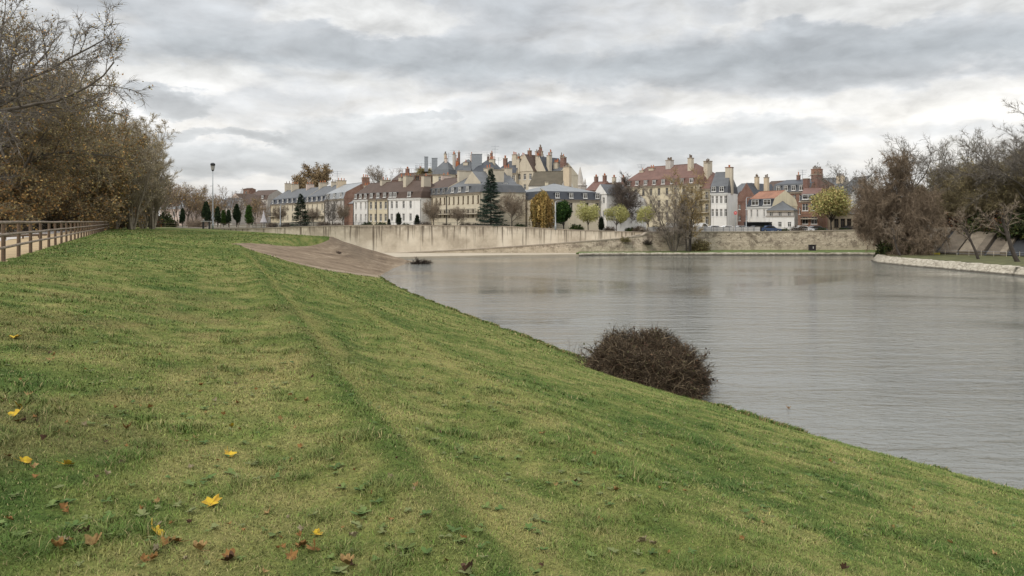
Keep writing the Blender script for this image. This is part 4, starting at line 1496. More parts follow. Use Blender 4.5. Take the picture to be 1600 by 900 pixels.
# the tall pair of bare trees at the foot of the wall
TWIN = multi_stem(91, 14.5, 7, .36, M_bark, None, per=8, cols=[((.30, .255, .205), 4), ((.21, .18, .145), 3)], r=.024, L=.85, nb=16, blen=.33)
TWIN2 = multi_stem(92, 14, 4, .16, M_barkd, dict(frac=.10, size=.13, cols=[((.34, .24, .08), 3), ((.26, .19, .07), 2)]), per=9, cols=[((.36, .27, .14), 4), ((.27, .21, .12), 3)], r=.022, L=.75, nb=18, blen=.26)
place_tree('riverside_tree', 'tall many stemmed bare grey tree at the foot of the old stone wall', 'tree', TWIN, on(1053, 150.8, -5.95), 1.0, .6, top=274)
place_tree('riverside_tree', 'tall golden brown tree beside the grey one at the foot of the wall', 'tree', TWIN2, on(1076, 151.3, -5.95), .98, 1.9, tilt=(0, .07), top=262)

# --- right hand bank
W_a = brush_tree(101, 15.5, [((.21, .16, .112), 5), ((.15, .115, .083), 3), ((.29, .225, .16), 2)], None, per=19, r=.028, L=1.15, droop=.42)
W_b = brush_tree(102, 15, [((.225, .19, .112), 5), ((.165, .135, .085), 3), ((.31, .26, .155), 2)], dict(frac=.06, size=.16, cols=OLV), per=20, r=.028, L=1.15, wide=1.12, droop=.12, zmin=3.2)
G9 = 'dense brown willows on the right bank'
place_tree('willow_tree', 'reddish brown dense willow hanging over the old stone wall', 'tree', W_a, on(1386, 127, -5.3), 1.0, .5, G9, names=('trunk', 'crown'), top=238, wide=.64)
place_tree('willow_tree', 'olive brown spreading willow in the middle of the right bank', 'tree', W_b, on(1478, 138, -2.0), .88, 2.2, G9, top=262)
place_tree('willow_tree', 'olive brown willow above the dark slab near the right edge', 'tree', W_b, on(1560, 131, -2.0), .93, 4.0, G9, top=238)
place_tree('willow_tree', 'willow behind the slabs near the right edge', 'tree', W_b, on(1530, 132, -2.2), .74, 5.1, G9, top=250)
place_tree('willow_tree', 'willow filling the gap left of the tallest bare tree', 'tree', W_b, on(1502, 144, -1.9), .9, 3.9, G9, top=248)
place_tree('willow_tree', 'willow between the pale upright bare tree and the right edge', 'tree', W_b, on(1590, 136, -1.9), .9, .2, G9, top=222)
place_tree('willow_tree', 'willow cut off by the right edge of the picture', 'tree', W_b, on(1640, 123, -2.0), 1.0, 1.1, G9, top=205)
place_tree('willow_tree', 'small willow between the reddish one and the slabs', 'tree', W_b, on(1437, 142, -2.0), .66, 3.3, G9, top=282)
G10 = 'tall bare trees behind the willows'
place_tree('bare_tree', 'bare branched tree rising behind the reddish brown willow', 'tree', big_bare(103, 17, .34, None, per=4.5, cols=GREYB, r=.02, ang=46, nl=9, upl=.06, tl=.5), on(1420, 140, -1.9), 1.0, 1.2, G10, top=210)
RB = multi_stem(104, 18, 5, .22, M_bark, None, per=6, cols=[((.17, .15, .11), 3), ((.12, .105, .08), 2)], r=.02, L=.9)
place_tree('bare_tree', 'pale upright bare tree left of the tallest one', 'tree', RB, on(1520, 142, -1.9), .98, 2.5, G10, top=198)
place_tree('bare_tree', 'faint pale bare tree between two bare crowns', 'tree', RB, on(1476, 150, -1.9), .92, .5, G10, top=218)
place_tree('bare_tree', 'tallest bare tree at the right edge of the picture', 'tree', big_bare(105, 21, .42, None, per=11, cols=GREYB, r=.018, ang=50, nl=11, upl=.04, tl=.5), on(1604, 120, -1.9), .98, 4.2, G10, top=158)
place_tree('bare_tree', 'small flat topped tree at the left edge of the reddish willow', 'tree', big_bare(106, 14, .22, dict(frac=.08, size=.2, cols=[((.06, .06, .035), 1)]), per=4, cols=GREYB, r=.024, ang=68, nl=9, upl=.0, tl=.75, t0=.55), on(1337, 172, -2.2), .92, 0, G10, top=246)
for i, (px, Y, z, s, me, lb) in enumerate([(1402, 126, -5.3, 1.0, B_green, 'dark green undergrowth bush at the foot of the reddish willow'), (1424, 128, -5.0, .9, B_dark, 'brown undergrowth bush beside the first slab'), (1490, 135, -2.2, 1.2, B_dark, 'brown bush on top of the slabs'),
                                         (1515, 131, -2.2, 1.25, B_dark, 'brown bush between two willows above the slabs'), (1575, 125, -2.0, 1.3, B_dark, 'brown bush above the dark slab'), (1605, 121, -2.0, 1.35, B_green, 'dark bush cut by the right edge above the slabs'), (1540, 128, -2.2, 1.3, B_green, 'dark bush on top of the slabs near the right edge')]):
    bush(lb, me, on(px, Y, z), s, i * 2.1, 'bushes on the right bank')
# leaning bare trunks in front of the slabs
def leaning(label, px, Y, tip, seed, r0=.22):
    v = Veg(seed)
    d = np.array(tip, float)
    L = np.linalg.norm(d)
    spec = [dict(wander=.06, up=.06, seg=.5, taper=.4), dict(n=6, t0=.45, ang=45, len=.6, fall=.3, rr=.6, wander=.14, up=.05, seg=.4, taper=.25), dict(n=7, t0=.2, ang=45, len=.5, rr=.5, wander=.15, up=.02, seg=.3, taper=.3)]
    v.grow((0, 0, -.3), d, L, r0, 0, spec)
    place_tree('leaning_tree', label, 'tree', make_tree(v, M_barkd, 1, dict(levels=(1, 2), per_m=9, L=.7, r=.018, spread=.8, up=0, droop=.25, cols=BROWN)), on(px, Y, -5.3), 1, 0, 'leaning trunks before the slabs')


leaning('dark leaning trunk in front of the tan slabs', 1530, 108, (-2.2, 0, 5.5), 111)
leaning('thick forked trunk in front of the dark slab at the right edge', 1592, 101, (-3.2, .5, 6.0), 112, .34)
leaning('dark trunk leaning left at the edge of the reddish willow', 1408, 119, (-2.0, .5, 4.5), 113, .2)

# --- brown bush at the water's edge
BUSH = thicket(121, 2.62, 2.42, 800, 30, [((.082, .060, .040), 4), ((.052, .039, .028), 3), ((.15, .115, .075), 2), ((.24, .185, .12), .8)], r=.0105, L=.42, lift=.6, stem_r=.013, shell=40000, leaf=dict(frac=.06, size=.06, cols=[((.05, .028, .02), 3), ((.10, .06, .035), 2), ((.07, .07, .03), 1)]))
bush("round brown leafless bush at the water's edge in the foreground", BUSH, (5.02, 29.5, -6.55), 1.0, 0, name='bush', cat='bush')
SPR = thicket(122, 1.3, 1.5, 14, 5, [((.10, .075, .055), 3)], r=.006, L=.3, lift=1.0)
bush('few thin bare shoots left of the round brown bush', SPR, (2.75, 35.0, -6.5), 1.0, 0, name='shoots', cat='shrub')
# driftwood off the concrete slope
DRIFT = thicket(123, 2.6, 1.1, 60, 12, [((.05, .036, .028), 3), ((.03, .024, .02), 2)], r=.03, L=.7, lift=.35, stem_r=.06)
bush('dark tangle of driftwood lying in the water off the concrete slope', DRIFT, on(657, 118, -6.6), .80, 0, name='driftwood', cat='driftwood')
bush('small dark tuft growing on the concrete slope', thicket(124, .45, .5, 30, 16, [((.05, .035, .03), 1)], r=.012, L=.2), (-21.4, 94.5, float(HB(-21.4, 94.5)) - 0.0), 1.0, name='tuft', cat='plant')
# ------------------------------------------------------------------ houses
_winc = {}


def win_meshes(w, h, fr, kind):
    key = (round(w, 2), round(h, 2), fr.name, kind)
    if key not in _winc:
        f, p = MB(), MB()
        b = .075
        f.box(0, b, -.02, .07, 0, h)
        f.box(w - b, w, -.02, .07, 0, h)
        f.box(b, w - b, -.02, .07, 0, b)
        f.box(b, w - b, -.02, .07, h - b, h)
        if kind == 'shut':
            f.box(b, w - b, .0, .05, b, h - b)
        else:
            f.box(w / 2 - .035, w / 2 + .035, .0, .05, b, h - b)
            f.box(b, w - b, .005, .045, h * .66, h * .66 + .05)
        f.box(-.08, w + .08, -.24, .0, -.1, 0, 0)
        p.poly([(b, .05, b), (w - b, .05, b), (w - b, .05, h - b), (b, .05, h - b)])
        _winc[key] = (f.data('window', [fr]), p.data('pane', [M_glass]))
    return _winc[key]


def add_window(root, o, ux, x, z, w, h, fr, kind=''):
    """o: origin of the wall plane, ux its direction; the frame sits back in the reveal"""
    fm, pm = win_meshes(w, h, fr, kind)
    n = Vector((-ux.y, ux.x, 0))
    f = bpy.data.objects.new('window', fm)
    f.location = o + ux * x + n * .16 + Vector((0, 0, z))
    f.rotation_euler = (0, 0, math.atan2(ux.y, ux.x))
    link(f, root)
    link(bpy.data.objects.new('pane', pm), f)


def wall_side(mb, o, ux, w, z0, z1, ops, m=0):
    """wall with real openings and reveals; ops = (x0, x1, za, zb)"""
    n = Vector((-ux.y, ux.x, 0))
    P = lambda x, z, d=0.0: o + ux * x + n * d + Vector((0, 0, z))
    xs = sorted({0.0, w, *[v for q in ops for v in q[:2]]})
    zs = sorted({z0, z1, *[v for q in ops for v in q[2:]]})
    for xa, xb in zip(xs[:-1], xs[1:]):
        for za, zb in zip(zs[:-1], zs[1:]):
            xm, zm = (xa + xb) / 2, (za + zb) / 2
            if any(q[0] < xm < q[1] and q[2] < zm < q[3] for q in ops):
                continue
            mb.poly([P(xa, za), P(xb, za), P(xb, zb), P(xa, zb)], m)
    for xa, xb, za, zb in ops:
        d = .3
        mb.poly([P(xa, za), P(xa, za, d), P(xa, zb, d), P(xa, zb)], m)
        mb.poly([P(xb, za, d), P(xb, za), P(xb, zb), P(xb, zb, d)], m)
        mb.poly([P(xa, zb, d), P(xb, zb, d), P(xb, zb), P(xa, zb)], m)
        mb.poly([P(xa, za), P(xb, za), P(xb, za, d), P(xa, za, d)], m)


def chimney(root, x, y, z0, z1, w, d, pots, m, pm, cap=None):
    c = MB()
    c.box(x - w / 2, x + w / 2, y - d / 2, y + d / 2, z0, z1 - .18)
    c.box(x - w / 2 - .07, x + w / 2 + .07, y - d / 2 - .07, y + d / 2 + .07, z1 - .18, z1, 1)
    o = c.build('chimney', [m, cap or M_coping], root)
    big = w > d
    for k in range(pots):
        t = (k + .5) / pots - .5
        hgt = RND.uniform(.45, .85)
        p = MB()
        p.lathe((x + (t * (w - .15) if big else 0), y + (0 if big else t * (d - .15)), z1), [(.13, 0), (.11, hgt * .8), (.14, hgt * .82), (.14, hgt)], 7)
        p.build('chimney_pot', pm, o)


def house(name, label, A, B, zb, ze, depth, wall, roof, hm=1.6, inset=.7, rise=4.0, hip=(0, 0), cols=4, win=(.95, 1.65), fl=3.0, fr=None,
          dorm=0, dfr=None, mans=None, chim=(), side=None, sidewin=(0, 0), axis='x', balcony=None, cornice=True, first=.7, kind='', wx=None, over=.22, dsize=(1.0, 1.25), rows=None, group=None, door=False):
    """A, B: (column, distance) of the facade's ends; depth goes away from the viewer"""
    a = WP(A[0], A[1])
    b = WP(B[0], B[1])
    w = (b - a).length
    rz = math.atan2(b.y - a.y, b.x - a.x)
    root = thing(name, label, 'house' if 'house' in name else 'building', (a.x, a.y, zb), rz, group)
    fr = fr or M_frame
    h = ze - zb
    d = depth
    side = side or wall
    X, Yv = Vector((1, 0, 0)), Vector((0, 1, 0))
    wm, ww = win
    wl = MB()
    # front openings
    ops, mids = [], wx or [(k + .5) / cols * w for k in range(cols)]
    r = 0
    z = h - first - ww
    zrows = []
    while z > .9 and (rows is None or r < rows):
        zrows.append(z)
        z -= fl
        r += 1
    for zr in zrows:
        for xm in mids:
            ops.append((xm - wm / 2, xm + wm / 2, zr, zr + ww))
    dops = []
    if door:
        xd = w * .5 if cols % 2 == 0 else w * .16
        dops = [(xd - .5, xd + .5, .42, 2.55)]
        ops = [q for q in ops if not (q[1] > xd - .55 and q[0] < xd + .55 and q[2] < 2.6)]
    wall_side(wl, Vector((0, 0, 0)), X, w, -.6, h, ops + dops)
    for q in ops:
        add_window(root, Vector((0, 0, 0)), X, q[0], q[2], wm, ww, fr, kind)
    for q in dops:
        dd = MB()
        dd.box(q[0], q[1], .14, .2, q[2], q[3])
        dd.box(q[0] + .12, q[1] - .12, .12, .14, q[2] + .2, q[2] + .95)
        dd.box(q[0] + .12, q[1] - .12, .12, .14, q[2] + 1.1, q[3] - .15)
        dd.build('door', M_shut, root)
    # sides and back
    for k, (o, ux, n) in enumerate(((Vector((w, 0, 0)), Yv, sidewin[1]), (Vector((0, d, 0)), -Yv, sidewin[0]))):
        so = []
        if n:
            for zr in zrows:
                for j in range(n):
                    xm = (j + .5) / n * d
                    so.append((xm - wm / 2, xm + wm / 2, zr, zr + ww))
        wall_side(wl, o, ux, d, -.6, h, so, 1)
        for q in so:
            add_window(root, o, ux, q[0], q[2], wm, ww, fr, kind)
    wall_side(wl, Vector((w, d, 0)), -X, w, -.6, h, [], 1)
    # roof as rings of four corners
    levels = [(-over, h - .02)]
    if hm > 0:
        levels.append((inset, h + hm))
    half = (d if axis == 'x' else w) / 2
    levels.append((half, h + rise))
    rf = MB()

    def ring(i, z, top=False):
        if axis == 'x':
            e = .06
            xl = hip[0] * i if hip[0] else -e
            xr = w - hip[1] * i if hip[1] else w + e
            return [Vector((xl, i, z)), Vector((xr, i, z)), Vector((xr, d - i, z)), Vector((xl, d - i, z))]
        yl = hip[0] * i if hip[0] else -.15
        yr = d - hip[1] * i if hip[1] else d + .1
        return [Vector((i, yl, z)), Vector((w - i, yl, z)), Vector((w - i, yr, z)), Vector((i, yr, z))]

    R0 = ring(*levels[0])
    rf.poly(R0[::-1], 0)
    for li in range(len(levels) - 1):
        r0, r1 = ring(*levels[li]), ring(*levels[li + 1])
        mi = 2 if (hm > 0 and li == 0 and mans) else 0
        for k in range(4):
            p = [r0[k], r0[(k + 1) % 4], r1[(k + 1) % 4], r1[k]]
            gable = (axis == 'x' and ((k == 1 and not hip[1]) or (k == 3 and not hip[0]))) or (axis == 'y' and ((k == 0 and not hip[0]) or (k == 2 and not hip[1])))
            q = []
            for v in p:
                if not q or (v - q[-1]).length > 1e-4:
                    q.append(v)
            if (q[0] - q[-1]).length < 1e-4:
                q.pop()
            if len(q) >= 3:
                rf.poly(q, 1 if gable else mi)
    wl.build('wall', [wall, side], root)
    ro = rf.build('roof', [roof, side] + ([mans] if mans else []), root)
    # ridge capping
    if axis == 'x':
        x0, x1 = (hip[0] * half if hip[0] else 0), (w - hip[1] * half if hip[1] else w)
        if x1 - x0 > .5:
            c = MB()
            c.box(x0, x1, half - .1, half + .1, h + rise - .05, h + rise + .06)
            c.build('ridge', M_zinc if roof not in (M_tile, M_tile2, M_tile3, M_tile4) else roof, ro)
    if cornice:
        c = MB()
        c.box(-.03, w + .03, -.2, .0, h - .42, h - .10)
        c.box(-.05, w + .05, -.3, .0, h - .12, h - .045)
        c.build('cornice', M_coping if wall is not M_white else M_frame, root)
    if 'terrace' in name or 'apartment' in name or name == 'town_house':
        for xx in (.06, w - .14):
            c = MB()
            c.tube([(xx, -.07, -.3), (xx, -.07, h - .45), (xx, -.2, h - .1)], .055, 6)
            c.build('downpipe', M_iron, root)
    # dormers
    dm = dfr or M_frame
    dw, dh = dsize
    if dorm and hm > 0:
        sl = (inset + over) / (hm + .02)
        xs = dorm if isinstance(dorm, (list, tuple)) else [(k + .5) / dorm * w for k in range(dorm)]
        for xm in xs:
            z0 = h + .18
            y0 = max(.02, -over + sl * .18) - .02
            c = MB()
            c.box(xm - dw / 2 - .1, xm + dw / 2 + .1, y0, y0 + 1.0, z0, z0 + dh, 0)
            c.box(xm - dw / 2 - .2, xm + dw / 2 + .2, y0 - .12, y0 + 1.3, z0 + dh, z0 + dh + .1, 1)
            do = c.build('dormer', [mans or roof, M_zinc], ro)
            fm, pm = win_meshes(dw, dh - .12, dm, '')
            f = bpy.data.objects.new('dormer_window', fm)
            f.location = (xm - dw / 2, y0 - .08, z0 + .1)
            link(f, root)
            link(bpy.data.objects.new('pane', pm), f)
    if balcony is not None:
        for zz in (balcony if isinstance(balcony, (list, tuple)) else [balcony]):
            c = MB()
            c.box(.1, w - .1, -1.0, -.002, zz - .18, zz, 1)
            c.box(.1, w - .1, -1.0, -.95, zz + .92, zz + .98)
            c.box(.1, w - .1, -.99, -.96, zz + .1, zz + .14)
            k = int(w / .16)
            for j in range(k + 1):
                xx = .12 + (w - .26) * j / k
                c.box(xx, xx + .028, -.985, -.965, zz, zz + .95)
            c.build('balcony', [M_iron, M_stone], root)
    if group == 'tall old houses on the rise in the middle':
        chim = list(chim) + [(RND.uniform(.05, .95), RND.uniform(.3, .7), ze + rise + RND.uniform(.6, 2.4), RND.uniform(.4, .7), RND.uniform(.4, .8), RND.choice((1, 2, 2)), RND.choice((M_stone, M_brick, M_pink, M_greywall)), RND.choice((M_pot, M_potg))) for _ in range(3)]
    for cc in chim:
        fx, fy, zt, cw, cd, n = cc[:6]
        cm = cc[6] if len(cc) > 6 else side
        pm = cc[7] if len(cc) > 7 else M_pot
        y = fy * d
        zt -= zb
        chimney(root, fx * w, y, h - .2, zt, cw, cd, n, cm, pm, cc[8] if len(cc) > 8 else None)
    return root


GA = 'slate roofed terrace on the left'
house('terrace_house', 'leftmost narrow yellow cream house of the slate terrace', (423, 262), (438.5, 253), -1.4, 5.75, 11, M_yellow, M_slate, 1.75, .7, 4.9, cols=2, dorm=2, mans=M_slate2, fr=M_frame2,
      chim=[(-.02, .55, 13.2, .75, 2.2, 2, M_stone, M_potg), (.80, .5, 12.6, .8, 2.4, 3, M_stone)], group=GA, balcony=3.2)
house('terrace_house', 'long cream house behind the smaller spruce with four dormers', (438.8, 252.8), (477, 233), -1.4, 5.8, 11, M_cream, M_slate, 1.75, .7, 4.9, cols=5, dorm=5, mans=M_slate2, fr=M_frame2,
      chim=[(.52, .5, 12.0, .8, 2.4, 3, M_pink), (1.0, .5, 12.0, .8, 2.4, 3, M_stone)], group=GA)
house('terrace_house', 'cream house with a dark balcony right of the smaller spruce', (477.4, 232.8), (507, 217.5), -1.4, 5.75, 11, M_cream, M_slate, 1.75, .7, 4.9, cols=4, dorm=4, mans=M_slate2, fr=M_frame2,
      chim=[(.55, .5, 11.8, .7, 1.6, 2, M_stone, M_potg), (1.0, .45, 11.8, .9, 2.6, 3, M_peach)], group=GA, balcony=3.1)
house('terrace_house', 'grey house with a pale zinc roof and a red brick side wall', (508, 217), (538, 203), -1.4, 6.1, 11, M_greywall, M_zincl, 1.7, .35, 4.4, cols=3, dorm=3, mans=M_zincl, dsize=(1.25, 1.35), side=M_brick2, fr=M_frame2,
      chim=[(.98, .55, 11.9, .8, 1.9, 3, M_brick2)], group=GA)
GB = 'white and yellow block with the brown roof'
house('terrace_house', 'low red brick house between the grey house and the white block', (537.5, 208), (552.5, 199), -1.4, 4.7, 8, M_brick3, M_zincl, 0, 0, 2.6, cols=0, cornice=False, chim=[(.6, .6, 9.6, .9, 1.8, 3, M_stone)])
house('terrace_house', 'narrow white house with brown tile roof next to the brick wall', (552.5, 198), (575.2, 192.5), -1.4, 5.55, 9.5, M_white, M_tile, 1.55, .55, 4.4, cols=3, dorm=3, mans=M_tile, dfr=M_frame, win=(.8, 1.7),
      chim=[(1.06, .5, 10.6, .9, 2.6, 2, M_stone)], group=GB)
house('terrace_house', 'yellow house between two white ones under one brown roof', (575.5, 192.4), (606.5, 187.2), -1.4, 5.58, 9.5, M_yellow, M_tile, 1.55, .55, 4.4, cols=4, dorm=3, mans=M_tile, dfr=M_frame, win=(1.0, 1.8), kind='',
      chim=[(.35, .95, 11.4, .9, 2.4, 2, M_stone)], group=GB)
house('terrace_house', 'wide white house with a hipped brown roof at the corner', (606.8, 187.1), (658, 181), -1.4, 5.6, 9.5, M_white, M_tile, 1.55, .55, 4.45, hip=(0, .45), wx=[1.15, 2.75, 5.0, 7.25], dorm=[.8, 2.2, 6.9], mans=M_tile, win=(.75, 1.75), sidewin=(0, 1),
      chim=[(.30, .38, 11.2, .95, 2.6, 3, M_stone), (.86, .36, 10.9, .9, 2.6, 1, M_stone)], group=GB)
GC = 'long cream terrace with the balcony'
house('terrace_house', 'cream house with a brown and grey roof at the left end of the long balcony', (659.5, 188), (698, 177.4), -1.5, 6.25, 11, M_cream, M_tile, 1.7, .45, 4.3, cols=6, dorm=5, mans=M_slate, dfr=M_frame2, win=(.75, 1.6), fr=M_shut,
      chim=[(.08, .55, 11.5, .9, 2.4, 2, M_pink), (1.0, .42, 11.9, 1.0, 3.2, 0, M_stone)], group=GC, balcony=3.25)
house('terrace_house', 'cream house with a slate roof and three dormers, right part of the long balcony', (698.4, 177.3), (751, 162.5), -1.5, 6.3, 11, M_cream, M_slate, 1.55, .55, 4.1, hip=(0, .95), cols=7, dorm=[3.2, 6.9, 10.8], mans=M_slate, dsize=(1.2, 1.2), win=(.8, 1.7), fr=M_shut,
      chim=[(.86, .45, 11.3, 1.1, 3.4, 0, M_stone)], group=GC, balcony=3.25)
house('town_house', 'pale stone house with slate roof half hidden by the tall spruce', (752.5, 164.5), (808, 168), -1.5, 6.9, 11, M_stone, M_slate, 1.6, .6, 4.2, cols=6, dorm=[5.6], mans=M_slate, win=(.9, 1.6),
      chim=[(.44, .45, 11.9, 1.1, 3.0, 2, M_stone), (1.0, .5, 12.0, 1.2, 3.2, 3, M_stone)])
# pavilion with the zinc roof
house('pavilion', 'low pale yellow pavilion with a hipped grey zinc roof and dark slate mansard', (846, 163.0), (936, 169.8), -1.8, 4.75, 14, M_cream, M_zinc, 1.75, .5, 3.7, hip=(1, 1), wx=[1.1, 4.0, 7.4, 11.5, 14.2], dorm=[3.9, 7.4, 11.0, 14.2], mans=M_slate2, dsize=(.95, 1.25), win=(.9, 1.9), fr=M_frame2,
      sidewin=(3, 0), fl=3.4, chim=[(.42, .6, 9.0, .55, .55, 0, M_yellow)])
house('gabled_house', 'house with a mossy brown roof, white gables and a tall cream chimney behind the pavilion', (826, 186), (878, 183), -1.5, 8.6, 9, M_white, M_tile4, 0, 0, 3.7, cols=2, cornice=False, wx=[1.2, 3.0],
      chim=[(1.08, .25, 13.2, 1.5, 2.0, 2, M_peach, M_potg)])
house('gabled_house', 'small white gabled house with dark windows right of the pavilion', (929, 172), (948, 169), -2.0, 6.0, 7, M_white, M_slate, 0, 0, 2.3, cols=2, axis='y', cornice=False, rows=2, win=(.7, 1.3))
house('cottage_house', 'low white house with a brown roof behind the second yellow green tree', (941, 181), (977, 176), -2.0, 3.6, 8, M_white, M_tile, 1.5, .5, 3.4, cols=4, dorm=3, mans=M_tile, win=(.9, 1.4))
# the large red roofed house
house('apartment_house', 'big four storey cream house with a red tiled mansard roof', (976, 205), (1088, 187), -1.9, 9.2, 13, M_yellow, M_tile2, 1.7, .5, 5.5, hip=(.35, .75), cols=9, dorm=8, mans=M_tile2, dsize=(1.05, 1.2), win=(.85, 1.75), fl=3.05, sidewin=(0, 4), fr=M_frame2,
      chim=[(.10, .35, 13.7, 1.3, 1.2, 1, M_stone), (.22, .40, 14.2, 1.6, 1.2, 2, M_stone), (.46, .42, 16.0, 1.6, 1.4, 5, M_greywall, M_potg), (.80, .30, 16.0, 1.1, 1.1, 5, M_stone, M_potg), (.92, .55, 15.2, 1.5, 1.6, 3, M_stone, M_potg)])
house('apartment_house', 'narrow yellow house with iron balconies attached to the big red roofed house', (1090, 189), (1109, 186), -2.0, 8.0, 8, M_yellow, M_tile2, 0, 0, 3.6, cols=2, win=(1.1, 2.0), fl=3.05, balcony=[4.3, 7.3], chim=[(.1, .4, 14.6, 1.0, 1.1, 3, M_stone, M_potg)], hip=(0, .6))
house('town_house', 'white three storey house with a steep slate roof and a red topped chimney', (1110, 177), (1137, 175), -2.1, 6.55, 9, M_white, M_slate, 1.5, .35, 5.0, hip=(0, .12), cols=4, dorm=[.8, 2.6], mans=M_slate2, win=(.6, 1.7), fl=3.0,
      chim=[(.86, .4, 12.6, 1.5, 1.6, 2, M_stone, M_pot, M_brick)])
# red brick group
house('brick_house', 'tall red brick gabled house with twin pale chimneys behind the red sign', (1150, 207), (1184, 202), -2.1, 5.3, 12, M_brick, M_slate2, 0, 0, 5.0, cols=3, axis='y', cornice=False, win=(.7, 1.4), chim=[(.62, .3, 12.0, .95, .9, 3, M_peach, M_potg), (1.0, .35, 11.8, 1.1, .9, 3, M_peach, M_potg)])
house('brick_house', 'slate roofed brick house left of the tall brick gable', (1136, 214), (1152, 210), -2.1, 6.4, 10, M_brick, M_slate, 1.5, .5, 4.2, cols=3, dorm=2, mans=M_slate, win=(.7, 1.4))
house('brick_house', 'dark roofed brick house behind the orange roofed cottage', (1184, 214), (1216, 208), -2.1, 7.0, 11, M_brick2, M_tile, 1.7, .5, 4.3, cols=4, dorm=2, mans=M_slate2, win=(.7, 1.4))
house('cottage_house', 'white cottage with an orange tile roof and two wide dormers', (1168, 177), (1207, 170), -2.2, 3.4, 7.4, M_white, M_tile3, 1.75, .6, 3.55, wx=[1.2, 3.1, 5.2, 7.3], dorm=[2.5, 6.2], mans=M_slate2, dsize=(2.2, 1.35), win=(.6, 1.7), side=M_yellow, fl=3.6)
house('cottage_house', 'small house with a pyramid slate roof above a white ground floor', (1198, 169.5), (1240, 166.8), -2.3, 2.45, 6.2, M_greywall, M_slate, 0, 0, 2.1, hip=(.95, .95), cols=3, win=(.75, 1.25), first=.3, rows=1)
lo = MB()
house('ground_floor_building', 'white flat ground floor annex beneath the pyramid roof', (1196.5, 168.8), (1241, 166.1), -2.3, 1.1, .6, M_white, M_coping, 0, 0, .12, cols=3, win=(.75, 1.1), first=1.2, rows=1, cornice=False)
house('brick_house', 'large brick house with white windows under a slate mansard with four dormers', (1208, 191), (1266, 183), -2.2, 7.2, 11, M_brick2, M_slate2, 2.0, .7, 3.2, cols=6, dorm=[1.5, 3.6, 5.7, 7.8], mans=M_slate, win=(.9, 1.7), fl=3.1, dsize=(1.0, 1.4),
      chim=[(.35, .5, 11.6, .7, .7, 1, M_brick), (.98, .3, 11.4, 1.5, 2.6, 3, M_brick, M_potg), (.9, .0, 10.3, 1.2, 1.0, 0, M_brick)])
house('brick_house', 'brick house with an orange roof, white windows and a dark balcony', (1251, 173), (1279, 171), -2.3, 4.7, 9, M_brick3, M_tile2, 1.2, .35, 3.0, cols=2, dorm=[1.6], mans=M_slate2, dsize=(2.4, 1.2), win=(1.3, 1.6), fl=3.0, fr=M_frame, balcony=3.0)
house('town_house', 'slate roofed house with a broad brick chimney stack behind the yellowing tree', (1264, 193), (1313, 188), -2.2, 7.4, 10, M_greywall, M_slate, 0, 0, 3.6, cols=5, cornice=False, chim=[(.12, .3, 13.3, 2.3, 1.8, 7, M_brick3, M_potg, M_brick3), (.86, .35, 11.4, 1.7, 1.5, 5, M_peach, M_potg)])
house('gabled_house', 'house with a white gable and a dark roof hatch right of the yellowing tree', (1304, 180), (1330, 171), -2.3, 6.0, 9, M_cream, M_slate, 0, 0, 4.2, cols=4, side=M_white, win=(.8, 1.4), sidewin=(0, 2), cornice=False)
house('cottage_house', 'low peach coloured building with arched openings behind the right part of the old wall', (1302, 166), (1342, 165), -2.3, 1.6, 6, M_peach, M_slate2, 0, 0, .8, cols=4, win=(.9, 1.9), fl=4, fr=M_shut, first=1.0, cornice=False, rows=1)
house('town_house', 'pale house on the far right partly covered by the reddish willow', (1330, 186), (1372, 184), -2.2, 6.4, 9, M_stone, M_slate2, 0, 0, 3.6, cols=4, win=(.8, 1.5), cornice=False)
# the high town behind
GH = 'tall old houses on the rise in the middle'
house('roof_terrace_building', 'building with an overgrown roof terrace at the left of the high town', (648, 236), (681, 232), 3.0, 14.6, 10, M_brick3, M_coping, 0, 0, .3, cols=4, win=(1.5, 2.0), fr=M_shut, cornice=True)
house('high_town_house', 'small white house with two pale shutters below the high roofs', (676, 226), (701, 224), 3.0, 13.9, 8, M_cream, M_slate, 1.4, .6, 4.0, hip=(.4, .6), wx=[2.3, 3.4], win=(.8, 1.7), rows=2, group=GH)
house('high_town_house', 'long building with orange brick walls and peaked slate roofs', (700, 229), (737, 227), 3.0, 14.2, 10, M_brick3, M_slate, 1.4, 1.0, 4.6, hip=(.9, .5), cols=6, win=(.8, 1.5), group=GH, chim=[(.2, .4, 18.4, .8, .8, 2, M_pot), (.62, .3, 17.8, 1.4, 1.0, 1, M_stone)])
house('high_town_house', 'slate roofed house carrying the metal duct', (737.5, 227), (772, 225), 3.0, 14.6, 10, M_brick, M_slate2, 1.3, 1.0, 4.2, hip=(.7, .5), cols=5, win=(.8, 1.5), group=GH, chim=[(.72, .4, 18.6, 1.7, 1.2, 4, M_stone)])
house('high_town_house', 'dark roofed house under the first cluster of red chimney pots', (774, 224), (806, 221), 3.0, 14.0, 9, M_stone, M_slate2, 1.2, .8, 3.8, hip=(.5, 0), cols=4, group=GH, chim=[(.28, .3, 18.6, 1.0, 1.0, 3, M_brick), (.72, .35, 19.6, 1.3, 1.2, 3, M_stone), (1.0, .2, 18.2, 1.0, 1.2, 2, M_stone)])
house('high_town_house', 'brown gabled house with the tallest chimney of the high town', (807, 223), (833, 219), 3.0, 14.4, 9, M_stone, M_tile, 0, 0, 5.0, axis='y', cols=3, cornice=False, group=GH, chim=[(.18, .2, 19.2, 1.0, 1.2, 2, M_peach), (.50, .25, 20.6, .9, .9, 1, M_brick3)])
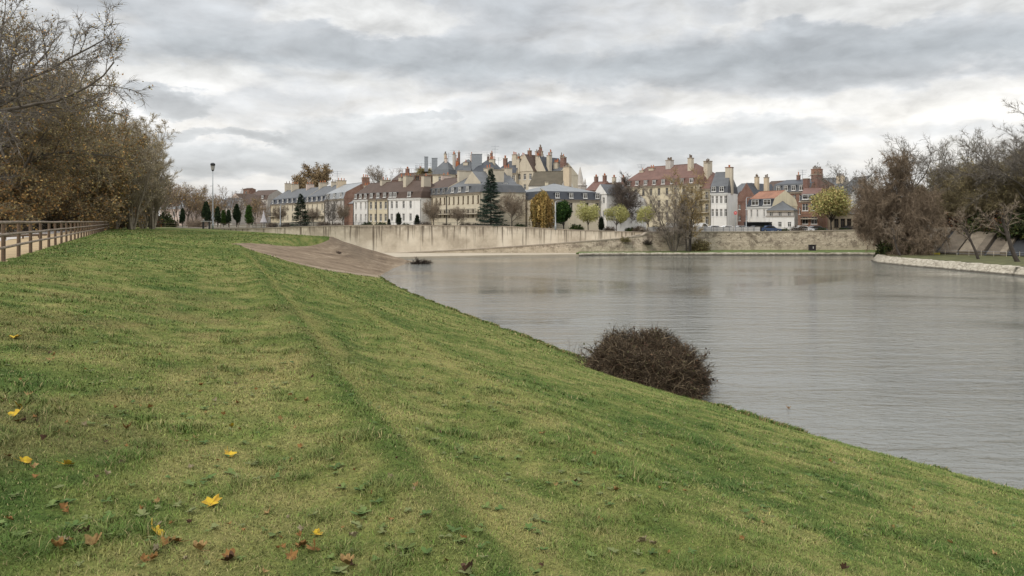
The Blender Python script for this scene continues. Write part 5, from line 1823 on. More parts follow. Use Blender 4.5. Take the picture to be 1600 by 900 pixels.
house('high_town_house', 'steep slate gabled house right of the tallest chimney', (833.5, 221), (853, 218), 3.0, 14.0, 9, M_stone, M_slate2, 0, 0, 4.6, axis='y', cols=2, cornice=False, group=GH, chim=[(.05, .2, 19.0, 1.0, 1.1, 2, M_stone), (.95, .2, 18.9, 1.0, 1.2, 2, M_stone)])
house('high_town_house', 'slate roofed end house with pale and brick chimneys', (853.5, 220), (872, 217), 3.0, 13.4, 9, M_cream, M_slate, 0, 0, 3.4, cols=2, cornice=False, group=GH, chim=[(.35, .3, 17.0, 1.6, 1.0, 4, M_stone), (.85, .35, 18.4, 1.4, 1.2, 1, M_brick)])
GD = 'distant roofs of the town'
house('distant_house', 'pinkish row of distant roofs left of the roof terrace building', (612, 268), (652, 262), 2.0, 14.4, 9, M_brick, M_tile, 0, 0, 2.6, cols=6, cornice=False, group=GD, chim=[(.3, .5, 18.6, 1.0, 1.0, 3, M_brick), (.8, .5, 18.4, 1.0, 1.0, 3, M_brick)])
house('distant_house', 'distant brown roofed house left of the slate terrace', (388, 290), (418, 284), -1.4, 8.2, 9, M_greywall, M_tile, 1.6, .6, 3.6, cols=4, cornice=False, group=GD, dorm=2)
house('brick_tower_building', 'square brick tower among the thin trees', (380, 300), (389, 299), -1.4, 12.6, 4, M_brick2, M_tile, 0, 0, .5, cols=1, cornice=False)
house('distant_house', 'pale house with a grey roof behind the tall lamp post', (337, 262), (362, 258), -1.4, 4.6, 8, M_greywall, M_slate, 0, 0, 3.4, cols=3, cornice=False, group=GD)
house('distant_house', 'pinkish gabled house right of the tall lamp post', (352, 275), (384, 270), -1.4, 6.0, 9, M_pink, M_tile, 0, 0, 4.0, axis='y', cols=3, cornice=False, group=GD)
house('distant_house', 'low pink house with a pale zinc gable seen between the thin trees', (250, 236), (285, 232), -1.4, 3.8, 7, M_pink, M_zincl, 0, 0, 2.6, cols=4, cornice=False, group=GD)
house('distant_house', 'distant red tiled house right of the stone spire', (914, 255), (936, 250), -1.8, 10.2, 8, M_brick, M_tile2, 0, 0, 3.0, cols=3, cornice=False, group=GD, chim=[(.2, .5, 15.0, 1, 1, 3, M_brick), (.8, .5, 15.2, 1, 1, 3, M_brick)])
house('distant_house', 'distant brown roofed house left of the big red roofed house', (938, 252), (975, 246), -1.8, 9.4, 8, M_stone, M_tile, 0, 0, 3.4, cols=4, cornice=False, group=GD, chim=[(.3, .5, 14.6, 1, 1, 3, M_stone), (.7, .5, 14.4, 1, 1, 3, M_brick)])
house('distant_house', 'far house with a dark roof between the white house and the brick gable', (1128, 245), (1160, 240), -2.0, 7.4, 8, M_greywall, M_slate2, 0, 0, 3.2, cols=3, cornice=False, group=GD)
# stone spire
sp = thing('church_spire', 'thin stone church spire behind the pavilion', 'spire', WP(906.5, 262, -1.5))
m_ = MB()
m_.lathe((0, 0, 0), [(2.2, 0), (2.2, 13.5), (2.4, 13.6), (2.4, 13.9), (1.35, 14.2), (.75, 17.2), (.12, 20.0)], 8)
m_.build('tower', M_greywall, sp)
for k in range(4):
    q = MB()
    a = k * math.pi / 2 + .4
    q.lathe((math.cos(a) * 1.9, math.sin(a) * 1.9, 13.9), [(.35, 0), (.35, .9), (.05, 2.4)], 6)
    q.build('pinnacle', M_greywall, sp)

# roof furniture of the high town
def antenna(label, px, Y, z0, h, arms=3, w=1.2):
    m = MB()
    p = Vector((0, 0, 0))
    m.tube([p, p + Vector((0, 0, h))], .045, 5)
    for k in range(arms):
        z = h * (1 - .16 * k) - .1
        ww = w * (1 - .15 * k)
        m.tube([(-ww, 0, z), (ww, .2, z)], .03, 4)
        for j in range(4):
            x = -ww + 2 * ww * (j + .5) / 4
            m.tube([(x, -.4, z), (x, .4, z)], .02, 3)
    o = m.build('roof_antenna', M_steel)
    o.location = WP(px, Y, z0)
    tag(o, label, 'antenna', 'roof antennas of the high town')


for px, Y, z0, h, lb in ((701, 229, 17.5, 3.0, 'aerial above the small white house'), (709, 230, 18.0, 3.4, 'aerial left of the orange brick building'), (733, 231, 17.0, 3.6, 'aerial left of the metal duct'),
                         (761, 229, 17.8, 2.8, 'short aerial right of the metal duct'), (773.5, 228, 17.0, 5.4, 'tallest aerial with long cross arms'), (779, 227, 16.5, 2.4, 'small aerial beside the tallest one'),
                         (527, 210, 9.8, 4.0, 'aerial above the grey house with the zinc roof'), (1002, 207, 13.2, 2.2, 'aerial on the left chimney of the big red roofed house'), (1254, 190, 9.6, 3.2, 'aerial above the brick house with four dormers')):
    antenna(lb, px, Y, z0, h)
for px, w, z0, z1, lb in ((666, 1.0, 14.9, 19.2, 'plain metal flue on the overgrown roof terrace'), (679, 1.6, 14.9, 18.8, 'broad metal flue right of the plain one'), (745, 3.1, 14.4, 20.0, 'large ribbed metal duct on the slate roof')):
    m = MB()
    m.box(-w / 2, w / 2, -.5, .5, 0, z1 - z0)
    for k in range(int((z1 - z0) / .8)):
        m.box(-w / 2 - .04, w / 2 + .04, -.54, .54, .5 + k * .8, .56 + k * .8)
    m.box(-w / 2 - .1, w / 2 + .1, -.6, .6, z1 - z0, z1 - z0 + .12)
    if w > 2:
        m.tube([(-w / 2, 0, z1 - z0 + .1), (-w / 2, 0, z1 - z0 + .7), (w / 2, 0, z1 - z0 + .7), (w / 2, 0, z1 - z0 + .1)], .04, 5)
    o = m.build('roof_flue', M_steel)
    o.location = WP(px, 229, z0)
    tag(o, lb, 'flue', 'metal flues of the high town')
# roof terrace: railing of thin uprights and potted greenery
rt = MB()
for k in range(24):
    x = k * .28
    rt.tube([(x, 0, 0), (x, 0, RND.uniform(1.4, 3.4))], .03, 4)
for z in (.9, 1.6, 2.3, 2.9):
    rt.tube([(0, 0, z), (6.4, 0, z)], .025, 4)
o = rt.build('pergola', M_iron)
o.location = WP(649, 237, 14.9)
tag(o, 'spindly metal pergola on the overgrown roof terrace', 'pergola')
bush('greenery spilling over the edge of the roof terrace', thicket(131, 3.2, 1.7, 150, 12, [((.10, .095, .06), 1)], r=.02, L=.5, leaf=dict(frac=.3, size=.2, cols=OLV)), WP(663, 235.5, 14.9), 1.0, 0, name='roof_plants', cat='plant')
sk = MB()
for k in range(9):
    sk.box(k * 1.0, k * 1.0 + .06, 0, .06, 0, 1.6)
sk.box(0, 8.1, 0, .06, 1.5, 1.58)
sk.box(0, 8.1, 0, .06, .8, .86)
o = sk.build('roof_railing', M_brick)
o.location = WP(615, 262, 16.4)
tag(o, 'reddish railing on the distant roofs left of the roof terrace', 'railing')
# ------------------------------------------------------------------ wooden fence
def _wood(t, b):
    v = objco(t)
    n = t.noise(t.mapping(v, (3, 3, 14)), 1.0, 6.0, 0.65)
    n2 = t.noise(v, 0.7, 4.0)
    f = t.math('ADD', t.math('MULTIPLY', n, .6), t.math('MULTIPLY', n2, .4))
    t.put(b.inputs['Base Color'], t.ramp(f, [(0.32, (0.065, 0.042, 0.027)), (0.5, (0.115, 0.078, 0.05)), (0.7, (0.19, 0.14, 0.095))]))
    b.inputs['Roughness'].default_value = 0.9
    bump(t, b, n, 0.4, 0.02)


M_wood = mat('weathered_fence_wood', _wood)


def _rail(t, b):
    n = t.noise(t.mapping(objco(t), (2, 2, 9)), 1.0, 6.0, 0.65)
    t.put(b.inputs['Base Color'], t.ramp(n, [(0.32, (0.11, 0.08, 0.055)), (0.5, (0.19, 0.145, 0.105)), (0.7, (0.28, 0.225, 0.165))]))
    b.inputs['Roughness'].default_value = 0.9


M_rail = mat('pale_fence_rail', _rail)


def wood_fence(name, label, dist, Y0, Y1, step, h=1.2, rails=(1.17, .80, .42), z=-1.2, jit=0.0):
    o0 = Vector((float(FENCE_X(Y0)) - dist, Y0, z))
    root = thing(name, label, 'fence', o0)
    dirv = Vector((-.49, 1, 0))
    n = int((Y1 - Y0) / step)
    tops = []
    for k in range(n + 1):
        p = dirv * (k * step)
        m = MB()
        lean = Vector((RND.uniform(-.02, .02), RND.uniform(-.02, .02), 0))
        m.tube([(0, 0, -.25), lean * .5 + Vector((0, 0, h * .5)), lean + Vector((0, 0, h - .02)), lean + Vector((0, 0, h))], [.062, .060, .056, .035], 8)
        q = m.build('post', M_wood, root)
        q.location = p
        tops.append((p, lean))
    for zr, rr in zip(rails, (.052, .045, .045)):
        m = MB()
        pts = []
        for p, lean in tops:
            pts.append(p + lean * (zr / h) + Vector((.055 if zr < h - .1 else 0, .02, zr + RND.uniform(-.012, .012))))
        pts = [pts[0] - dirv * 3] + pts
        m.tube(pts, [rr * RND.uniform(.88, 1.1) for _ in pts], 7)
        m.build('rail', M_rail, root)
    return root


wood_fence('wooden_fence', 'nearer brown wooden post and rail fence along the top of the grass bank', 0.0, 20.2, 205, 3.02)
wood_fence('wooden_fence', 'farther wooden fence on the other side of the grey footpath', 13.2, 60, 215, 3.4, 1.15, (1.12, .62))
lr = MB()
root = thing('log_barrier', 'low log rail lying on short posts beside the grey footpath', 'barrier', (0, 0, -1.2))
pa, pb = WP(-40, 46, 0), WP(72, 58, 0)
m = MB()
m.tube([pa + Vector((0, 0, .22)), (pa + pb) / 2 + Vector((0, 0, .24)), pb + Vector((0, 0, .21))], .085, 7)
m.build('log', M_wood, root)
for k in range(4):
    q = pa + (pb - pa) * (k + .5) / 4
    m = MB()
    m.tube([(q.x, q.y, -.2), (q.x, q.y, .2)], .06, 7)
    m.build('post', M_wood, root)


# dark park fences at the far end
def iron_fence(name, label, pts, h, z, step=2.2, m=None, bars=True, r=.03):
    root = thing(name, label, 'fence', (*pts[0], z))
    P = resample(pts, max(2, int(np.linalg.norm(np.diff(np.array(pts), axis=0), axis=1).sum() / step)))
    P = P - np.array(pts[0])
    po, ra, ba = MB(), MB(), MB()
    for p in P[:100]:
        po = MB()
        po.box(p[0] - r, p[0] + r, p[1] - r, p[1] + r, -.2, h)
        po.build('post', m or M_iron, root)
    for zr in (h - .06, h * .5, .14):
        ra.tube([(p[0], p[1], zr) for p in P], .022, 4)
    ra.build('rail', m or M_iron, root)
    if bars:
        for p, q in zip(P[:-1], P[1:]):
            for j in range(1, 8):
                c = p + (q - p) * j / 8
                ba.box(c[0] - .012, c[0] + .012, c[1] - .012, c[1] + .012, .1, h - .05)
        ba.build('bars', m or M_iron, root)
    return root


iron_fence('iron_railing', 'dark iron railing along the top of the tall concrete wall', [gp(395, 152.7), gp(480, 153.0), gp(560, 154.6), gp(650, 155.6), gp(790, 157.2), gp(880, 157.6)], 1.15, -1.35, 2.2)
iron_fence('park_fence', 'low dark fence along the far edge of the park lawn', [gp(205, 165), gp(260, 172), gp(330, 172), gp(400, 166), gp(425, 160)], 1.1, -1.45, 2.4, M_wood, False, .05)
iron_fence('wall_railing', 'thin dark railing on the old stone wall above the grass strip', [gp(1030, 155), gp(1120, 160.0), gp(1200, 160.8), gp(1300, 160.8), gp(1340, 160.8)], 1.0, -2.25, 2.0, None, False, .025)
wf = thing('wire_fence', 'low pale wire fence in front of the slanted slabs', 'fence', (0, 0, -5.3))
a0 = np.array([64.0, 126.5])
for k in range(22):
    p = a0 + fd * k * 1.7
    m = MB()
    m.tube([(p[0], p[1], -.2), (p[0] + .03, p[1], .85)], .035, 5)
    m.build('post', M_edge, wf)
m = MB()
for zz in (.35, .75):
    e = a0 + fd * 36
    m.tube([(*a0, zz), (*(a0 + fd * 18), zz - .04), (*e, zz)], .014, 4)
m.build('wire', M_steel, wf)

# ------------------------------------------------------------------ lamp posts and signs
def lamp_post(label, px, Y, z0, H, big=False, m=None):
    root = thing('lamp_post', label, 'lamp post', WP(px, Y, z0))
    p = MB()
    p.lathe((0, 0, 0), [(.17, 0), (.17, .9), (.10, 1.0), (.085, H * .6), (.065, H)], 10)
    p.build('pole', m or M_zpost, root, True)
    h = MB()
    if big:
        h.lathe((0, 0, H - .2), [(.10, 0), (.22, .1), (.34, .95), (.40, .98), (.42, 1.25), (.2, 1.42)], 10)
        h.build('lantern', M_iron, root)
        g = MB()
        g.lathe((0, 0, H - .02), [(.26, .05), (.36, .72)], 10)
        g.build('lantern_glass', M_frame2, root)
        b = MB()
        b.tube([(-.5, 0, H * .73), (.05, 0, H * .73)], .04, 5)
        b.box(.06, .30, -.06, .06, H * .17, H * .20)
        b.build('bracket', M_steel, root)
    else:
        h.tube([(0, 0, H - .02), (.25, 0, H + .18), (.7, 0, H + .22)], [.05, .05, .04], 6)
        h.box(.55, 1.15, -.12, .12, H + .15, H + .27)
        h.build('lamp_head', M_steel, root)
    return root


lamp_post('tall grey lamp post with a dark lantern at the end of the lawn', 332.5, 132, -1.35, 10.2, True)
lamp_post('pale lamp post right of the golden weeping tree', 868, 143, -1.6, 5.2)
lamp_post('thin lamp post at the left edge beside the second fence', 13, 98, -1.2, 8.5)
lamp_post('thin grey lamp post between the leftmost terrace houses', 438, 176, -1.35, 5.0)
lamp_post('thin dark mast in front of the yellow house', 588, 178, -1.35, 6.5, m=M_iron)
lamp_post('thin grey pole between the brick house and the white cottage', 1166, 163, -2.3, 7.2)
rs = thing('road_sign', 'pale post with a round red sign in front of the brick houses', 'sign', WP(1149, 163, -2.3))
m = MB()
m.lathe((0, 0, 0), [(.09, 0), (.07, 4.2)], 8)
m.build('post', M_zpost, rs)
m = MB()
m.tube([(0, -.12, 4.1), (0, -.07, 4.1)], .36, 18)
m.build('sign_plate', plain('sign_red', (.55, .03, .03), .5, .08), rs)
m = MB()
m.box(-.21, .21, -.145, -.123, 4.04, 4.16)
m.build('sign_bar', M_frame, rs)
# closed parasol seen beyond the lawn
ps = thing('garden_parasol', 'folded grey parasol standing beside the leftmost terrace house', 'parasol', WP(412, 172, -1.4))
m = MB()
m.lathe((0, 0, 0), [(.35, 0), (.35, .08), (.04, .1), (.04, 3.9)], 8)
m.build('pole', M_steel, ps)
m = MB()
m.lathe((0, 0, .9), [(.62, 0), (.75, .35), (.50, 1.0), (.22, 2.0), (.05, 3.0)], 9)
m.build('canopy', plain('grey_canvas', (.38, .36, .37), .9, .2), ps)
# small shelter table at the lawn's end
tb = thing('park_table', 'small pale topped table beside the tall lamp post', 'table', WP(322.5, 150, -1.4))
m = MB()
m.box(-.9, .9, -.5, .5, 1.35, 1.5)
m.build('table_top', M_frame2, tb)
for sx in (-.6, .6):
    m = MB()
    m.box(sx - .07, sx + .07, -.3, .3, -.1, 1.35)
    m.build('leg', M_iron, tb)

# ------------------------------------------------------------------ cars on the quay
M_tyre = plain('tyre_rubber', (.02, .02, .02), .9, .1)
PAINT = {}


def paint(nm, c):
    if nm not in PAINT:
        PAINT[nm] = plain('car_paint_' + nm, c, .25, .05, .5, spec=.5)
    return PAINT[nm]


def car(label, px, Y, rz, pm, van=False, z=-2.33):
    root = thing('delivery_van' if van else 'parked_car', label, 'van' if van else 'car', WP(px, Y, z), rz, 'vehicles parked on the quay')
    L, Wd = (5.0, 1.9) if van else (4.2, 1.72)
    # side profile (x, z), lower body then greenhouse
    if van:
        body = [(-2.5, .35), (2.45, .35), (2.5, .95), (1.75, 1.12), (1.15, 1.95), (.8, 2.05), (-2.4, 2.08), (-2.5, 1.9)]
        glass = [(.55, 1.2), (1.62, 1.2), (1.12, 1.85), (.55, 1.88)]
    else:
        body = [(-2.1, .32), (2.05, .30), (2.1, .62), (1.95, .78), (1.05, .90), (.45, 1.38), (-.9, 1.44), (-1.75, .98), (-2.08, .9)]
        glass = [(-1.45, .95), (.88, .92), (.38, 1.30), (-.85, 1.35)]
    m = MB()
    n = len(body)
    for s in (-1, 1):
        y = s * Wd / 2
        pts = [(x, y * (1 - .12 * max(0, (z_ - .9)) / 1.2), z_) for x, z_ in body]
        m.poly(pts if s < 0 else pts[::-1])
    for k in range(n):
        (x0, z0), (x1, z1) = body[k], body[(k + 1) % n]
        f0, f1 = (1 - .12 * max(0, z0 - .9) / 1.2) * Wd / 2, (1 - .12 * max(0, z1 - .9) / 1.2) * Wd / 2
        m.poly([(x0, -f0, z0), (x0, f0, z0), (x1, f1, z1), (x1, -f1, z1)])
    m.build('body', pm, root)
    for s in (-1, 1):
        g = MB()
        y = s * (Wd / 2 + .012)
        pts = [(x, y * (1 - .12 * max(0, z_ - .9) / 1.2), z_) for x, z_ in glass]
        g.poly(pts if s < 0 else pts[::-1])
        g.build('side_window', M_glass, root)
    x0, z0, x1, z1 = (1.72, 1.16, 1.18, 1.9) if van else (1.03, .93, .49, 1.34)
    g = MB()
    q = Wd / 2 * .84
    g.poly([(x0 + .015, -q, z0 + .012), (x0 + .015, q, z0 + .012), (x1 + .015, q * .93, z1 + .012), (x1 + .015, -q * .93, z1 + .012)])
    g.build('windscreen', M_glass, root)
    for sx in (-1.35, 1.35):
        for s in (-1, 1):
            w = MB()
            y = s * (Wd / 2 - .08)
            w.tube([(sx, y - .1, .32), (sx, y + .1, .32)], .32, 14)
            wo = w.build('wheel', M_tyre, root)
            hb = MB()
            hb.tube([(sx, y + s * .10, .32), (sx, y + s * .112, .32)], .19, 10)
            hb.build('rim', M_steel, wo)
    for s in (-1, 1):
        hl = MB()
        hl.box(L / 2 - .16, L / 2 - .03, s * Wd * .36 - .14, s * Wd * .36 + .14, .62, .76)
        hl.build('headlight', M_frame, root)
    return root


Wt, Sv, Dk, Bl, Rd, Gy = paint('white', (.75, .75, .74)), paint('silver', (.42, .43, .44)), paint('dark', (.022, .024, .028)), paint('blue', (.05, .08, .15)), paint('red', (.28, .03, .025)), paint('grey', (.16, .17, .18))
car('white van parked under the tall twin trees', 1060, 166, .1, Wt, True)
car('white van in front of the narrow yellow balcony house', 1093, 167, 0.05, Wt, True)
car('silver car below the white three storey house', 1118, 168, .05, Sv)
car('white car left of the red sign', 1138, 167, .1, Wt)
car('pale silver car between the red sign and the thin grey pole', 1160, 166, .0, Sv)
car('black car in front of the white cottage carport', 1184, 164.5, .15, Dk)
car('dark blue car right of the black one', 1204, 164, -.05, Bl)
car('white car in front of the brick house with the balcony', 1255, 164.0, .0, Wt)
car('grey car left of the yellowing tree trunk', 1276, 164.2, .1, Gy)
car('black car in front of the low peach building', 1329, 163.6, .05, Dk)
# pale hoarding along the quay
hd = thing('site_hoarding', 'long pale panel fence along the quay behind the tall twin trees', 'hoarding', (*gp(1012, 158.5), -2.3))
Ph = resample([gp(1012, 158.5), gp(1060, 160), gp(1120, 162.3), gp(1188, 162.6)], 20) - np.array(gp(1012, 158.5))
M_hoard = plain('pale_panel', (.45, .44, .42), .7, .16, .6)
for p, q in zip(Ph[:-1], Ph[1:]):
    m = MB()
    d = (q - p) / np.linalg.norm(q - p)
    nn = np.array([-d[1], d[0]]) * .04
    e = q - d * .06
    m.hexa([(*p, .12), (*e, .12), (*(e + nn), .12), (*(p + nn), .12)], [(*p, 1.15), (*e, 1.15), (*(e + nn), 1.15), (*(p + nn), 1.15)])
    m.build('panel', M_hoard, hd)
    m = MB()
    m.box(p[0] - .05, p[0] + .03, p[1] - .05, p[1] + .06, -.2, 1.3)
    m.build('post', M_steel, hd)
# carport
cp = thing('carport', 'black open carport beneath the white orange roofed cottage', 'carport', WP(1183, 168.5, -2.3), -.35)
m = MB()
m.box(-2.8, 2.9, -.9, 1.0, 2.0, 2.2)
m.build('roof', M_iron, cp)
for sx in (-2.6, 2.7):
    m = MB()
    m.box(sx - .06, sx + .06, -.85, -.73, -.2, 2.0)
    m.build('post', M_iron, cp)
m = MB()
m.box(-2.8, 2.9, .8, .9, 0, 2.0)
m.build('back_panel', M_slate2, cp)
# dark box on the grass strip
bx = thing('utility_box', 'dark box with a small pale notice on the grass strip below the old stone wall', 'box', WP(1269, 156, -5.93))
m = MB()
m.box(-.62, .62, -.4, .4, 0, 1.12)
m.build('body', plain('box_enamel', (.03, .024, .03), .5, .15), bx)
m = MB()
m.box(-.68, .68, -.46, .46, 1.123, 1.22)
m.build('lid', M_iron, bx)
m = MB()
m.box(-.02, .16, -.415, -.404, .42, .86)
m.build('notice', M_hoard, bx)
# yellow marker at the foot of the slabs
m = MB()
m.box(-1.2, 1.2, -.06, .06, 0, .28)
m.box(-1.1, -1.0, -.1, .1, -.1, .3)
m.box(1.0, 1.1, -.1, .1, -.1, .3)
o = m.build('marker_board', plain('marker_yellow', (.5, .42, .06), .7, .15))
o.location = WP(1456, 123, -5.25)
o.rotation_euler = (0, 0, -.85)
tag(o, 'low yellow marker board in front of the first tan slab', 'board')
# people far off by the second fence
def person(label, px, Y, z, coat, trousers, s=1.0, stride=.12):
    sk = [((0, 0, .95), .15), ((0, 0, 1.18), .15), ((0, 0, 1.42), .17), ((0, 0, 1.53), .06), ((0, .02, 1.66), .105), ((0, .0, 1.76), .07)]
    ed = [(0, 1), (1, 2), (2, 3), (3, 4), (4, 5)]
    for sx, st in ((-1, stride), (1, -stride)):
        b = len(sk)
        sk += [((sx * .10, 0, .88), .10), ((sx * .11, st * .6, .48), .07), ((sx * .11, st * 1.2 - .05, .09), .05), ((sx * .12, st * 1.2 + .12, .04), .045)]
        ed += [(0, b), (b, b + 1), (b + 1, b + 2), (b + 2, b + 3)]
        b = len(sk)
        sk += [((sx * .21, 0, 1.40), .065), ((sx * .27, -st * .5, 1.12), .05), ((sx * .26, -st * .9 + .06, .87), .038), ((sx * .255, -st + .1, .77), .03)]
        ed += [(2, b), (b, b + 1), (b + 1, b + 2), (b + 2, b + 3)]
    me = bpy.data.meshes.new('person')
    me.from_pydata([p for p, r in sk], ed, [])
    o = bpy.data.objects.new('person', me)
    link(o)
    md = o.modifiers.new('skin', 'SKIN')
    for v, (p, r) in zip(me.skin_vertices[0].data, sk):
        v.radius = (r, r)
    me.skin_vertices[0].data[0].use_root = True
    o.modifiers.new('sub', 'SUBSURF').levels = 1

    def fn(t, b_):
        x, y, z_ = t.sep(objco(t))
        c = t.mix(t.math('GREATER_THAN', z_, .9), trousers, coat)
        c = t.mix(t.math('GREATER_THAN', z_, 1.52), c, (.42, .26, .19))
        c = t.mix(t.math('GREATER_THAN', z_, 1.70), c, (.04, .025, .018))
        t.put(b_.inputs['Base Color'], c)
        b_.inputs['Roughness'].default_value = .8
    me.materials.append(mat('clothes_' + str(px), fn))
    o.location = WP(px, Y, z)
    o.scale = (s, s, s)
    tag(o, label, 'person')


person('person in a red jacket walking beyond the second fence', 21, 101, -1.2, (.34, .05, .05), (.03, .035, .05))

# ------------------------------------------------------------------ distant wood
r_ = np.random.default_rng(5)
Pw = []
for k in range(90):
    x = r_.uniform(-420, 520)
    y = r_.uniform(330, 480)
    c = np.array([x, y, r_.uniform(2, 6)])
    d = unit(r_.normal(0, 1, (500, 3))) * (r_.random((500, 1)) ** .5) * np.array([9, 9, 7])
    Pw.append(c + d)
Pw = np.concatenate(Pw)
Pw = Pw[Pw[:, 2] > -2]
V2, f2 = leaves_arrays(r_, Pw, .8)
o = bpy.data.objects.new('distant_woods', crown_mesh('distant_woods', [(V2, [f2], palette(r_, len(Pw), [((.12, .09, .06), 3), ((.09, .075, .05), 3), ((.15, .11, .065), 1)], .2).repeat(4, 0))]))
tag(link(o), 'brownish line of far off woods behind the town', 'woods', kind='stuff')

# ------------------------------------------------------------------ fallen leaves
def ground_hit(px, py):
    d = np.array([(px - CX) / FPX, 1.0, -(py - HZ) / FPX])
    t = 2.0
    while t < 120:
        p = d * t
        if p[2] < float(HB(p[0], p[1])):
            return p
        t += .02 + t * .002
    return None


def leaf_mesh(seed, lobes=5, mtl=None, cup=1.0):
    """five lobed curled leaf about one unit wide with a stalk"""
    r = np.random.default_rng(seed)
    pts = [(0, -.18, 0)]
    n = lobes * 4
    curl, fold = r.uniform(.2, 1.6), r.uniform(.5, 1.9)
    curl, fold = curl * cup, fold * cup
    ph, sq = r.uniform(0, 6), r.uniform(.6, 1.0)
    for k in range(n + 1):
        a = -2.5 + 5.0 * k / n + math.pi / 2
        rr = (.40 + .065 * math.cos((k / n) * lobes * 2 * math.pi) + .06 * math.sin(3 * a + ph)) * r.uniform(.85, 1.12)
        x, y = math.cos(a) * rr * sq, math.sin(a) * rr
        z = curl * (x * x + y * y) * r.uniform(.6, 1.3) + fold * abs(x) * .6
        pts.append((x, y, z))
    m = MB()
    i = 0
    for k in range(1, n + 1):
        m.poly([pts[0], pts[k], pts[k + 1]])
    m.tube([(0, -.18, 0), (.03, -.45, .04), (.0, -.7, .12)], [.018, .014, .012], 4)
    return m.data('fallen_leaf', [mtl])


def leafmat(name, c, c2):
    def fn(t, b):
        n = t.noise(objco(t), 4.0, 5.0, .65)
        t.put(b.inputs['Base Color'], t.ramp(n, [(.4, c), (.62, c2)]))
        b.inputs['Roughness'].default_value = .75
        b.inputs['Specular IOR Level'].default_value = .12
    return mat(name, fn)


LY = leafmat('yellow_leaf', (.50, .35, .03), (.33, .20, .03))
LB = leafmat('brown_leaf', (.235, .125, .042), (.13, .068, .024))
LT = leafmat('tan_leaf', (.30, .20, .085), (.19, .12, .05))
LD = leafmat('dark_leaf', (.09, .05, .03), (.05, .03, .02))
LGm = leafmat('grey_leaf', (.25, .21, .13), (.14, .11, .065))
ym = [leaf_mesh(200 + k, 5, LY, .42) for k in range(4)]


def put_leaf(me, px, py, size, label, group=None):
    p = ground_hit(px, py)
    if p is None:
        return
    o = bpy.data.objects.new('fallen_leaf', me)
    g = 0.012
    o.location = (p[0], p[1], float(HB(p[0], p[1])) + g)
    o.scale = (size,) * 3
    o.rotation_euler = (RND.uniform(-.7, .7), RND.uniform(-.6, .6), RND.uniform(0, 6.3))
    tag(link(o), label, 'leaf', group)


for k, (px, py, s, lb) in enumerate([(242, 836, .15, 'biggest bright yellow leaf standing up in the grass near the lower left'), (332, 792, .14, 'upright bright yellow leaf right of the biggest one'), (25, 652, .17, 'bright yellow leaf at the left edge beside a brown one'),
                                     (28, 637, .13, 'yellow leaf just behind the one at the left edge'), (38, 724, .11, 'small yellow leaf low on the left edge'), (105, 731, .11, 'flat yellow leaf right of the small one at the left edge'),
                                     (358, 713, .12, 'yellow leaf beside a bare patch in the middle of the left grass'), (495, 838, .10, 'yellow leaf lying in two pieces at the bottom'),
                                     (362, 668, .08, 'faint orange leaf farther up the slope'), (24, 530, .18, 'yellow leaf near the left edge high on the slope')]):
    put_leaf(ym[k % 4], px, py, s, lb)
bm_ = [leaf_mesh(300 + k, 5, (LB, LT, LD, LB, LB, LGm)[k % 6]) for k in range(12)]
GL = 'brown leaves scattered over the grass bank'
LBL = 'small dull dry leaf lying on the green bank'
fix = [(85, 557), (80, 565), (75, 553), (100, 797), (107, 803), (165, 745), (358, 878), (540, 886), (548, 889), (455, 875), (1296, 722), (1304, 725), (960, 768), (1556, 870), (1318, 893), (608, 817), (88, 860), (96, 856), (104, 850), (150, 855), (131, 840), (470, 858), (492, 862),
       (190, 727), (199, 672), (45, 620), (70, 690), (90, 680), (240, 880), (245, 868), (258, 856), (310, 864), (360, 880), (275, 852), (930, 712), (1005, 850), (1270, 688), (850, 680), (730, 900), (235, 640), (180, 640), (58, 662), (30, 660)]
for k, (px, py) in enumerate(fix):
    put_leaf(bm_[k % 12], px, py, RND.uniform(.06, .105), LBL, GL)
for k in range(130):
    t = RND.random()
    px = RND.uniform(0, 560) if t < .66 else RND.uniform(300, 1500)
    py = RND.uniform(480, 898) if t < .66 else RND.uniform(600, 890)
    if px > 560 and py < 346 + 300 * (px / 1600) + 120:
        continue
    put_leaf(bm_[RND.randrange(12)], px, py, RND.uniform(.03, .07), LBL, GL)
# leaf afloat
o = bpy.data.objects.new('floating_leaf', bm_[0])
Yf = 6.5 * 1200 / (640 - 346)
o.location = WP(1232, Yf, -6.47)
o.scale = (.22,) * 3
tag(link(o), 'single brown leaf floating on the river', 'leaf')

# ------------------------------------------------------------------ grass blades (nobody could count them)
rg = np.random.default_rng(77)
VV, F3, F4, CC = [], [], [], []
off = 0


